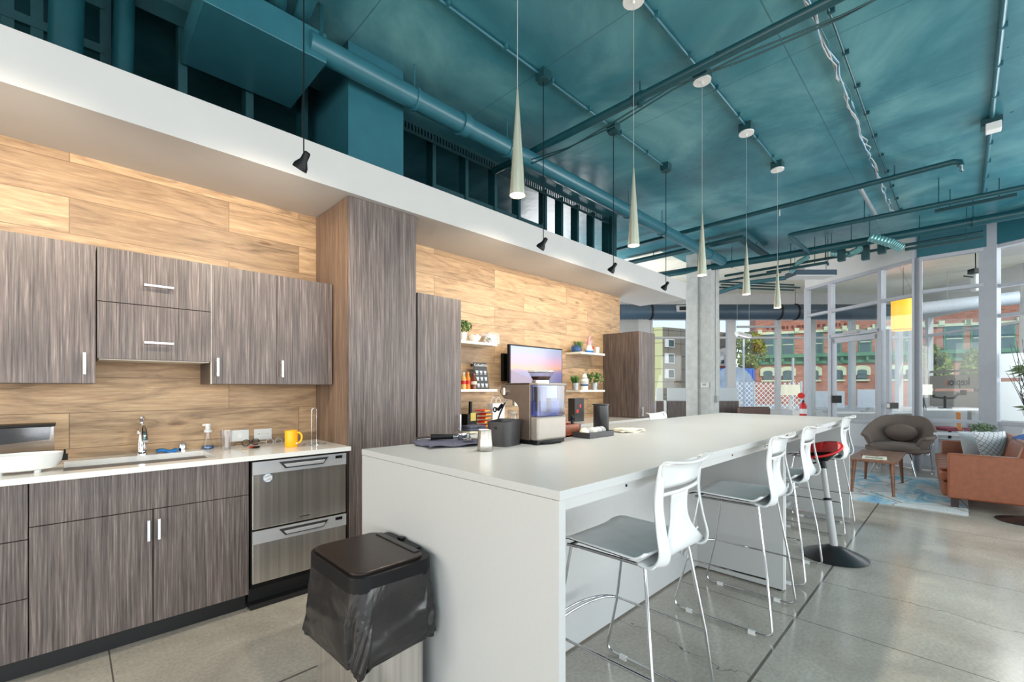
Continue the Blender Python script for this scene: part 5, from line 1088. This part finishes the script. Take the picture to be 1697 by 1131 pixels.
m = MB(); plate(m, LU(B1, C1, 1664), C1, 1.62, 1.92, .03) if 0 else None
o0 = (B1[0], B1[1], 0)
for (z0_, z1_) in ((.84, 1.40), (1.45, 1.80)):
    m = MB(o0); plate(m, lerp(B1, C1, .16), lerp(B1, C1, .97), z0_, z1_, .012); o = m.build('trim_1', FROST); st(o)

# concrete column
t = bpy.data.objects.new('wall_column', None); COL.objects.link(t); t['kind'] = 'structure'; t.location = (8.3, 3.227, 0); o0 = (8.3, 3.227, 0)
MB(o0).box(8.3, 3.227, 0, 8.70, 3.46, H).box(8.27, 3.46, 0, 8.70, 3.675, H).build('shaft', CONC, t, bevel=.008)
# thermostat and switch on the column
t = thing('thermostat', (8.29, 3.33, 1.36), 'small white thermostat on the concrete column', 'thermostat'); MB().box(-.02, -.07, -.045, .01, .07, .045).build('case', PLAS, t, bevel=.004); MB().box(-.0215, -.03, -.01, -.02, .04, .03).build('display', GREYP, t)
t = thing('surface_conduit', (8.5, 3.215, 1.1), 'thin conduit with switch box running down the side of the column', 'conduit'); MB().cyl((0, 0, .05), (0, 0, H - 1.1), .008, n=8).build('conduit_tube', CONC, t, smooth=True); MB().box(-.045, -.035, -.06, .045, .012, .06).build('switch_box', GREYP, t, bevel=.003)

# far street wall (perpendicular to the view) and its windows
def farwall():
    p = DP(12.0, 3.3); q = DP(12.0, 10.8)
    st(plate(MB(), p, DP(12, 12 * (1077 - CXP) / FPX), 0, H, .12).build('wall_street', WHITE))
    m = MB(); plate(m, p, q, 3.13, H, .13); plate(m, p, q, 0, .70, .13); st(m.build('wall_street', WHITE))
    ps = []
    for u, wd in ((1079, .05), (1139, .06), (1185, .2), (1211, .22), (1289, .11), (1345, .14), (1412, .12), (1490, .12), (1513, .15)):
        x, y = DU(12, u); ps.append((x, y, wd, .68, 3.15))
    us = [1077, 1140, 1211, 1289, 1345, 1412, 1490, 1514]
    a = DU(12, 1077); bays = [(DU(12, u0), DU(12, u1)) for u0, u1 in zip(us, us[1:])]
    glazing('window_4', a, q, ps, [.72, 2.655, (2.95, DU(12, 1222), DU(12, 1290))], None, (.7, 3.13), FRAMEW, bays=bays, th=.12)
farwall()
W1 = DP(12.0, 10.8); W2 = DP(9.0, 10.35)
glazing('window_5', W1, W2, [(*LU(W1, W2, 1540), .10, .7, 3.15), (W2[0], W2[1], .12, 0, H), (*LU(W1, W2, 1632), .12, 0, 3.15)], [.80, 2.655, 3.13], None, (.82, 3.13), FRAMEW, bays=[(W1, LU(W1, W2, 1540)), (LU(W1, W2, 1540), W2)], th=.12)
m = MB(); plate(m, W1, W2, 3.13, H, .13); plate(m, W1, W2, 0, .78, .13); st(m.build('wall_street', WHITE))
# frosted film on the angled street window, lettering reads backwards from inside
f0, f1 = LU(W1, W2, 1527), LU(W1, W2, 1626); ang = math.atan2(f1[1] - f0[1], f1[0] - f0[0]); nx, ny = math.sin(ang), -math.cos(ang)
if nx * RT[0] + ny * RT[1] > 0: nx, ny = -nx, -ny
t = thing('window_film', (f0[0] + nx * .02, f0[1] + ny * .02, 0), 'grey frosted film bands with backwards kepion lettering on the angled street window', 'window film')
FILM = S('grey_window_film', (150, 142, 132), .7, 0, .03)
lw = math.hypot(f1[0] - f0[0], f1[1] - f0[1]); t.rotation_euler = (0, 0, ang)
for z0_, z1_ in ((1.685, 1.74), (1.29, 1.615), (.84, 1.225)): MB().box(0, -.003, z0_, lw, .003, z1_).build('film_band', FILM, t)
sgn = 1 if (math.cos(ang) * RT[0] + math.sin(ang) * RT[1]) > 0 else -1
Lu = lambda u: math.hypot(LU(W1, W2, u)[0] - f0[0], LU(W1, W2, u)[1] - f0[1])
xc = (Lu(1568) + Lu(1609)) / 2; sz = .30
rotz = 0
KB = S('logo_black', (20, 20, 22), .5); KO = S('logo_orange', (226, 120, 70), .5)
# local -y faces the room
side_ = -1 if (nx * -math.sin(ang) + ny * math.cos(ang)) < 0 else 1
o = textmesh('lettering', 'kepion', sz, KB, t, (xc, side_ * .006, 1.37), (R_(90), 0, 0 if side_ < 0 else R_(180)), mirror=True, off=.007)
bb = [v.co.x for v in o.data.vertices]; wdt = max(bb) - min(bb); tgt = abs(Lu(1609) - Lu(1568)); o.scale = (tgt / wdt, .85, 1)
# recolour the last letter (leftmost seen) : the letter n
o.data.materials.append(KO); mn_x = min(bb)
for pl_ in o.data.polygons:
    if all(o.data.vertices[i].co.x < mn_x + wdt * .13 for i in pl_.vertices): pl_.material_index = 1

# ---------------------------------------------------------------- far office things
def fthing(name, D, u, z, label, cat, rz=0, group=None):
    x, y = DU(D, u); return thing(name, (x, y, z), label, cat, rz=TH - R_(90) + rz, group=group)
# local axes now: +x to the right of view, +y away
t = fthing('spiral_duct', 11.0, 1180, 3.18, 'large slate blue ribbed round duct along the street windows', 'duct')
xs0 = (1027 - 1180) / FPX * 11; xs1 = (1500 - 1180) / FPX * 11; n = 150
MB().tube([(xs0 + (xs1 - xs0) * i / n, 0, 0) for i in range(n + 1)], [.182 + .006 * (i % 2) for i in range(n + 1)], 24).build('duct_body', NAVYD, t, smooth=20)
for u in (1078, 1290, 1318): x = (u - 1180) / FPX * 11; MB().cyl((x - .02, 0, 0), (x + .02, 0, 0), .20, n=28).cyl((x, 0, .18), (x, 0, H - 3.18), .006, n=6).build('strap', BLACK, t, smooth=True)
x = (1130 - 1180) / FPX * 11; MB().box(x - .2, -.24, -.03, x + .15, -.1, .12).build('air_register', GREYP, t); MB().box(x - .15, -.245, .0, x + .1, -.24, .09).build('register_grille', BLACK, t)
t = fthing('round_duct', 9.6, 1270, 3.6, 'thin teal round duct slanting up to the right behind the column', 'duct'); MB().tube([(-1.0, .2, -.22), (-.3, .1, 0), (.7, -.25, .07)], .045, 14).build('duct_body', TEALD, t, smooth=True)
for k, (z, u0, u1) in enumerate(((3.66, 1192, 1330), (3.60, 1195, 1340), (3.54, 1190, 1330))):
    t = fthing('ceiling_pipe', 9.9, u0, z, ['top thin dark pipe near the far ceiling', 'middle thin dark pipe near the far ceiling', 'lowest thin dark pipe near the far ceiling'][k], 'pipe'); MB().cyl((0, 0, 0), ((u1 - u0) / FPX * 9.9, .3, 0), .018, n=10).build('pipe_run', TEALF, t, smooth=True)
t = fthing('linear_light', 10.3, 1232, 2.50, 'slim white linear light hanging before the street windows', 'ceiling light', rz=R_(45)); MB().box(-.45, -.04, 0, .45, .04, .07).build('housing', PLAS, t); MB().box(-.44, -.03, -.005, .44, .03, 0).build('diffuser', LINEL, t)
for x in (-.4, .4): MB().cyl((x, 0, .07), (x, 0, H - 2.5), .003, n=6).build('wire', GREYP, t)
for (u0, u1, lb) in ((1088, 1101.5, 'left laminate desk screen with frosted top, beyond the kitchen end'), (1106, 1139, 'middle laminate desk screen with frosted top, left of the column'), (1190, 1225.5, 'laminate desk screen with frosted top, right of the column')):
    D = 10.0; t = fthing('desk_screen', D, u0, 0, lb, 'desk screen'); wd = (u1 - u0) / FPX * D
    MB().box(0, 0, .05, wd, .05, DZ(D, 665)).build('panel', LAMD, t); MB().box(0, .02, DZ(D, 665), wd - .03, .03, DZ(D, 643.5)).build('frosted_screen', FROST, t); MB().box(wd - .02, -.01, 0, wd + .03, .06, DZ(D, 664)).build('post', PLAS, t)
t = fthing('office_chair', 9.4, 1250, 0, 'brown tufted low armchair behind the island, before the street windows', 'armchair')
MB().box(-.34, -.05, .42, .33, .07, .91).build('backrest', S('brown_leather_dark', (92, 66, 56), .5, 0, .1), t, bevel=.05, seg=4); MB().box(-.33, .0, .36, .33, .6, .48).build('seat', MATS['brown_leather_dark'], t, bevel=.04, seg=3)
for x in (-.33, .33): MB().box(x - .04, 0, .36, x + .04, .55, .66).build('arm', MATS['brown_leather_dark'], t, bevel=.02)
for x in (-.28, .28):
    for y in (.05, .5): MB().cyl((x, y, 0), (x, y, .38), .02, n=10).build('leg', BLACK, t)
t = fthing('side_cabinet', 10.4, 1318, 0, 'pale side cabinet carrying a drum shaded lamp', 'cabinet'); MB().box(-.20, -.2, 0, .17, .2, .80).build('body', PANELW, t, bevel=.005); MB().box(-.19, -.205, .42, .16, -.2, .78).build('door', PLAS, t)
t = fthing('table_lamp', 10.4, 1310, .80, 'table lamp with cream drum shade by the brick view', 'lamp'); MB().cyl((0, 0, 0), (0, 0, .03), .09, n=20).build('base', PLAS, t, smooth=True); MB().cyl((0, 0, .03), (0, 0, .42), .035, .02, n=14).build('stem', PLAS, t, smooth=True)
MB().lathe(0, 0, [(.20, .34), (.185, .58)], 32, close=False).build('lamp_shade', LSHADE, t, smooth=True)
t = thing('fire_extinguisher', (*DU(9.15, 1331), .68), 'red fire extinguisher on the post at the left end of the glass wall', 'fire extinguisher')
MB().lathe(0, 0, [(0, 0), (.06, 0), (.065, .02), (.065, .26), (.04, .31), (.02, .33), (0, .33)], 20).build('cylinder', RED, t, smooth=True); MB().box(-.03, -.012, .33, .05, .012, .37).build('valve', BLACK, t); MB().tube([(.03, 0, .35), (.075, 0, .32), (.08, 0, .15)], .008, 8).build('hose', BLACK, t, smooth=True); MB().lathe(0, 0, [(.066, .10), (.066, .2)], 20, close=False).build('label_band', PLAS, t, smooth=True)
t = thing('alarm_strobe', (*DU(9.15, 1328), 1.15), 'small red alarm strobe on the post above the fire extinguisher', 'alarm'); MB().cyl((-.03, 0, 0), (.03, 0, 0), .06, n=20).build('strobe_body', RED, t, smooth=True)
# office behind the glass corner
t = fthing('office_desk', 10.9, 1440, 0, 'white office desk behind the glass door', 'desk'); MB().box(-1.1, -.35, .70, .95, .35, .73).build('desktop', PLAS, t, bevel=.003)
for x in (-1.05, .9): MB().box(x - .03, -.3, 0, x + .03, .3, .70).build('leg', PLAS, t)
for k, (u, wd, hh) in enumerate(((1375, .62, .40), (1440, .50, .44))):
    D = 10.75; t = fthing('monitor', D, u, .73, ['left desk monitor seen from behind through the glass', 'right pale backed desk monitor seen through the door glass'][k], 'monitor', rz=R_(-14))
    MB().box(-wd / 2, -.02, .10, wd / 2, .02, .10 + hh).build('case', S('pale_blue_grey', (196, 206, 218), .4) if k == 0 else MATS['pale_blue_grey'], t, bevel=.01); MB().box(-.03, .02, 0, .03, .05, .3).build('stand', GREYP, t); MB().box(-.12, -.06, 0, .12, .14, .015).build('foot', GREYP, t)
t = fthing('drum_pendant', 9.3, 1497, 2.51, 'glowing amber drum pendant hanging behind the glass', 'pendant light')
MB().lathe(0, 0, [(.20, 0), (.20, .64)], 40, close=False).lathe(0, 0, [(0, .02), (.195, .02)], 30, close=False).build('lamp_shade', AMBER, t, smooth=True); MB().lathe(0, 0, [(.202, 0), (.202, .012)], 40, close=False).lathe(0, 0, [(.202, .63), (.202, .645)], 40, close=False).build('rim', BRN, t, smooth=True); MB().cyl((0, 0, .64), (0, 0, H - 2.51), .004, n=6).build('cord', BLACK, t)
t = fthing('long_desk', 8.9, 1575, 0, 'white standing desk under the backwards lettering', 'desk'); MB().box(-.75, -.3, .87, .60, .3, .905).build('desktop', PLAS, t, bevel=.003)
for x in (-.65, .42): MB().box(x - .04, -.04, 0, x + .04, .04, .87).build('leg', GREYP, t)
t = fthing('desk_lamp', 8.75, 1529, .905, 'desk lamp with white square shade and black tripod legs', 'lamp'); MB().lathe(0, 0, [(.14, .27), (.14, .47)], 28, close=False).build('lamp_shade', LSHADE, t, smooth=True)
for a in (0, 2.1, 4.2): MB().cyl((.07 * math.cos(a), .07 * math.sin(a), 0), (-.012 * math.cos(a), -.012 * math.sin(a), .30), .007, n=8).build('leg', BLACK, t)
t = fthing('double_screen_mount', 8.8, 1566, .905, 'black double monitor arm without screens on the standing desk', 'monitor arm'); MB().box(-.09, -.05, 0, .09, .05, .015).cyl((0, 0, 0), (0, 0, .24), .022, n=14).build('base_post', BLACK, t)
MB().beam((-.22, 0, .22), (0, 0, .20), .03, .035).beam((-.22, 0, .22), (-.22, 0, .27), .03, .03).beam((0, 0, .20), (.18, 0, .20), .03, .035).beam((.18, 0, .20), (.24, 0, .27), .03, .035).beam((.24, 0, .27), (.36, 0, .31), .03, .035).build('arm', BLACK, t); MB().box(.32, -.02, .26, .41, .02, .36).build('mount_plate', BLACK, t)
t = fthing('task_chair', 8.5, 1574, 0, 'dark red office chair with a wooden back strut under the standing desk', 'chair'); MB().box(-.25, -.2, .50, .22, .25, .56).build('seat', S('maroon_fabric', (110, 30, 52), .8), t, bevel=.02); MB().beam((-.02, -.2, .52), (-.12, -.28, .86), .06, .02).build('back_strut', OCH, t); MB().cyl((0, 0, .06), (0, 0, .5), .025, n=12).build('column', BLACK, t)
for k in range(5): a = k * 1.2566; MB().beam((0, 0, .07), (.26 * math.cos(a), .26 * math.sin(a), .03), .03, .03).build('foot', BLACK, t)
t = fthing('ceiling_speaker', 7.55, 1617, 3.12, 'pale wedge shaped fixture mounted high behind the glass at right', 'fixture'); MB().box(-.05, -.05, -.18, .05, .05, .12).build('housing', PLAS, t, bevel=.02); MB().box(-.08, -.06, .12, .06, .06, .2).build('bracket', BLACK, t); MB().cyl((0, 0, .2), (0, 0, H - 3.12), .01, n=8).build('stem', BLACK, t); MB().cyl((-.2, 0, .08), (.13, 0, .04), .012, n=8).build('cross_arm', BLACK, t)
t = fthing('white_duct', 9.6, 1570, 3.05, 'pale blue-white round duct hung along the office ceiling', 'duct', rz=R_(-35)); MB().cyl((-.7, 0, 0), (1.0, -.2, .05), .13, n=24).build('duct_body', S('pale_blue_duct', (196, 208, 222), .4), t, smooth=True); MB().cyl((0, 0, .1), (0, 0, H - 3.05), .006, n=6).build('hanger_rod', GREYP, t)

t = thing('office_fill_housing', (11.6, -1.2, 3.76), 'square white housing added out of view above the office fill lamp', 'ceiling light'); MB().box(-.82, -.82, 0, .82, .82, .06).build('housing', PLAS, t)  # unseen panel, added only to house the office fill lamp
# ---------------------------------------------------------------- outside
def wpl(name, D0, D1, u0, u1, mat):  # ground strip
    return P3([DU(D0, u0), DU(D0, u1), DU(D1, u1), DU(D1, u0)], -.25)
o = MB().ext([(-60, -60, -.35), (140, -60, -.35), (140, 140, -.35), (-60, 140, -.35)], (0, 0, -.1)).build('street_ground', ASPH); tag(o, 'grey street pavement outside the windows', 'street'); o['kind'] = 'structure'
# brick building : local x along facade to the right, y away
D = 45.0
xl, yl = DU(45, 1252); xr, yr = DU(36.5, 1700); ang = math.atan2(yr - yl, xr - xl); LEN = math.hypot(xr - xl, yr - yl)
t = thing('brick_building', (xl, yl, -.35), 'red brick corner building with green cornices across the street', 'building', rz=ang)
def fx(u):
    p = LU((xl, yl), (xr, yr), u); return math.hypot(p[0] - xl, p[1] - yl)
MB().box(0, 0, 0, LEN, 14, 13).build('brick_walls', BRICK, t)
g = .35
def corn(z, h, d, name='cornice'):
    m = MB().box(-.25, -d, z + h * .65, LEN, 0, z + h).box(-.1, -d * .45, z, LEN, 0, z + h * .25).box(-.05, -.12, z + h * .25, LEN, 0, z + h * .65); x = .3
    while x < LEN: m.box(x, -d * .8, z + h * .2, x + .22, 0, z + h * .68); x += .95
    return m.build(name, CORN, t)
corn(DZ(45, 605) + g, .95, .55); corn(11.2, .9, .7)
MB().box(.35, -.18, DZ(45, 556) + g, 8.0, 0, DZ(45, 552) + g).box(9.0, -.18, DZ(45, 556) + g, LEN, 0, DZ(45, 552) + g).build('string_course', HOOD, t)
random.seed(8)
m = MB(); x = 1.0
while x < 7.4: m.box(x, -.03, DZ(45, 548) + g, x + random.uniform(.12, .34), 0, DZ(45, 543) + g) ; x += .42
m.build('painted_sign_remains', S('faded_sign_paint', (110, 60, 48), .8), t)
zt0, zt1 = DZ(45, 591) + g, DZ(45, 556) + g
cols = [(1265, 1281), (1297, 1314), (1345, 1362), (1376, 1392), (1425, 1442), (1460, 1476), (1500, 1518), (1567, 1594), (1612, 1638), (1655, 1680)]
for (u0, u1) in cols:
    a, b = fx(u0), fx(u1); f = MB().box(a - .12, -.06, zt0 - .1, b + .12, .05, zt1 + .1).build('upper_window', CORN, t)
    MB().box(a, -.09, zt0, b, -.05, zt1).build('pane', WINDK, f); MB().box(a, -.12, (zt0 + zt1) / 2 - .04, b, -.05, (zt0 + zt1) / 2 + .04).build('sash_bar', HOOD, f)
    MB().box(a - .5, -.25, zt1 + .1, a - .12, 0, zt1 + .5).box(b + .12, -.25, zt1 + .1, b + .5, 0, zt1 + .5).build('corbel', HOOD, f)
    z0_, z1_ = zt1 + 2.0, zt1 + 4.2
    f = MB().box(a - .12, -.06, z0_ - .1, b + .12, .05, z1_ + .1).build('upper_window', CORN, t); MB().box(a, -.09, z0_, b, -.05, z1_).build('pane', WINDK, f)
def arch(a, b, z0_, z1_, mat, nm, par, y0_, y1_, n=10):
    c = (a + b) / 2; r = (b - a) / 2; pts = [(a, y0_, z0_), (b, y0_, z0_)] + [(c + r * math.cos(math.pi * k / n), y0_, z1_ + r * .45 * math.sin(math.pi * k / n)) for k in range(n + 1)]
    return MB().ext(pts, (0, y1_ - y0_, 0)).build(nm, mat, par)
for (u0, u1) in ((1265, 1280), (1297, 1313), (1340, 1356), (1380, 1396), (1420, 1436), (1470, 1486), (1500, 1518), (1548, 1572), (1600, 1622)):
    a, b = fx(u0), fx(u1); z0_, z1_ = DZ(45, 630.5) + g, DZ(45, 618) + g
    h = arch(a - .28, b + .28, z1_ - .35, z1_ + .25, HOOD, 'arched_window', t, -.16, 0)
    arch(a, b, z0_, z1_, WINDK, 'pane', h, -.19, -.15); MB().box(a - .2, -.2, z0_ - .15, b + .2, 0, z0_).build('sill', HOOD, h)
t = thing('lamp_post', (*DU(20, 1314), -.35), 'thin pale lamp post in front of the brick building', 'post'); MB().cyl((0, 0, 0), (0, 0, 5.2 - 2.2), .05, n=10).build('post_shaft', GREYP, t, smooth=True)
# grey apartment building
xl, yl = DU(55, 1098); t = thing('apartment_building', (xl, yl, -.35), 'grey panelled apartment building with a pale yellow-green side', 'building', rz=TH - R_(90) + R_(28))
zt = DZ(55, 542) + g; MB().box(0, .05, 0, 14, 12, zt).build('grey_wall', SIDG, t)
MB().ext([(-9, 0, 0), (0, 0, 0), (0, .3, 0), (-9, .3, 0)], (0, 0, zt)).build('pale_wall', SIDY, t); COL.objects[-1].rotation_euler = (0, 0, R_(-55))
for r_, (v0, v1) in enumerate(((563, 574), (587, 601), (613, 626))):
    for (a, b, q) in ((.5, 1.9, 0), (6.0, 6.8, 0), (9.5, 10.3, 0)):
        vv0 = DZ(55, v1) + g; vv1 = DZ(55, v0) + g
        f = MB().box(a - .1, -.05, vv0 - .1, b + .1, .06, vv1 + .1).build('window', PLAS, t); MB().box(a + (.5 if b - a > 1 else 0), -.08, vv0, b, -.05, vv1).build('pane', WINDK, f)
t = thing('white_building', (*DU(60, 1190), -.35), 'low pale building with a dark roof line beyond the column', 'building', rz=TH - R_(90)); MB().box(-2, 0, 0, 2.2, 6, DZ(60, 590) + g).build('walls', CERW, t); MB().box(-2.2, -.3, DZ(60, 590) + g, 2.3, 6, DZ(60, 584) + g).build('roof_edge', NAVYD, t); MB().box(-2, 1, DZ(60, 584) + g, 1.4, 5, DZ(60, 566) + g).build('upper_storey', GREYP, t); MB().box(-2, -.2, DZ(60, 614) + g, 2.2, 0, DZ(60, 607) + g).build('red_band', RED if 0 else S('dull_red', (150, 70, 66), .7), t)
for x in (-.9, .3): MB().box(x, -.05, DZ(60, 603) + g, x + .5, 0, DZ(60, 597) + g).build('window', WINDK, t)
t = thing('blue_container', (*DU(32, 1192), -.35), 'bright blue shipping container across the street', 'container', rz=TH - R_(90)); m = MB(); wd = 58 / FPX * 32
MB().box(-.3, 0, 0, wd, 3, DZ(32, 611) + g).build('container_body', BLUEC, t)
x = -.3
while x < wd: m.box(x, -.05, .1, x + .12, 0, DZ(32, 613) + g); x += .3
m.build('corrugation', BLUEC, t)
t = thing('grey_tarpaulin', (*DU(28, 1240), -.35), 'grey arched mural shape in front of the blue container', 'tarpaulin', rz=TH - R_(90)); MB().ext([(-.9 + 1.7 * math.cos(math.pi * k / 14) * .8, 0, 1.5 + 1.5 * math.sin(math.pi * k / 14)) for k in range(15)], (0, .3, 0)).box(-2.2, 0, 0, .45, .3, 1.5).build('tarp', S('slate_tarp', (130, 142, 160), .7, 0, .3, 2), t)
def tree(D, u, v0, v1, wd, label, seed):
    t = fthing('street_tree', D, u, -.35, label, 'tree'); z0_, z1_ = DZ(D, v1) + g, DZ(D, v0) + g; random.seed(seed)
    m = MB().cyl((0, 0, 0), (0, 0, z0_ + .3), .16, .1, n=8)
    for k in range(6): m.cyl((0, 0, z0_ * .7), (random.uniform(-wd, wd) * .7, random.uniform(-1, 1), z0_ + random.uniform(.3, .9) * (z1_ - z0_)), .06, .02, n=6)
    m.build('trunk', TWIG, t); m = MB()
    for k in range(2600):
        a = random.uniform(0, 6.28); zz = random.uniform(0, 1); r = wd * math.sqrt(random.random()) * math.sin(math.pi * (zz * .85 + .1)) ** .6
        c = Vector((r * math.cos(a), r * math.sin(a), z0_ + zz * (z1_ - z0_))); nn = Vector((random.uniform(-1, 1), random.uniform(-1, 1), random.uniform(-1, 1))).normalized(); u_ = nn.orthogonal().normalized() * .13; w_ = nn.cross(u_)
        if mn.noise(c * .9) < -.12: continue
        m.add([tuple(c - u_), tuple(c + w_ * .7), tuple(c + u_), tuple(c - w_ * .7)], [(0, 1, 2, 3)])
    m.build('foliage', GREEN3, t)
tree(40, 1240, 552, 612, 1.5, 'yellow-green tree against the left edge of the brick building', 1)
tree(30, 1545, 572, 640, 1.0, 'small orange-green street tree left of the backwards lettering', 2); tree(32, 1618, 580, 640, .9, 'small green street tree right of the backwards lettering', 5)
t = thing('chain_fence', (*DU(17, 1220), -.35), 'chain link fence with pale posts in front of the blue container', 'fence', rz=0)
a0 = DU(17, 1218); b0 = DU(17, 1330); m = MB((a0[0], a0[1], -.35)); t.location = (a0[0], a0[1], -.35)
m.add([(a0[0], a0[1], -.35), (b0[0], b0[1], -.35), (b0[0], b0[1], DZ(17, 634)), (a0[0], a0[1], DZ(17, 634))], [(0, 1, 2, 3)]).build('wire_mesh', CHAIN, t)
for u in (1220, 1249, 1290, 1328): x, y = DU(17, u); MB((a0[0], a0[1], -.35)).cyl((x, y, -.35), (x, y, DZ(17, 632)), .03, n=10).build('fence_post', GALV, t, smooth=True)
t = thing('white_post', (*DU(14, 1232.5), -.35), 'tall thin white post outside, in front of the tree', 'post'); MB().cyl((0, 0, 0), (0, 0, 3.2), .03, n=12).build('post_shaft', PLAS, t, smooth=True)
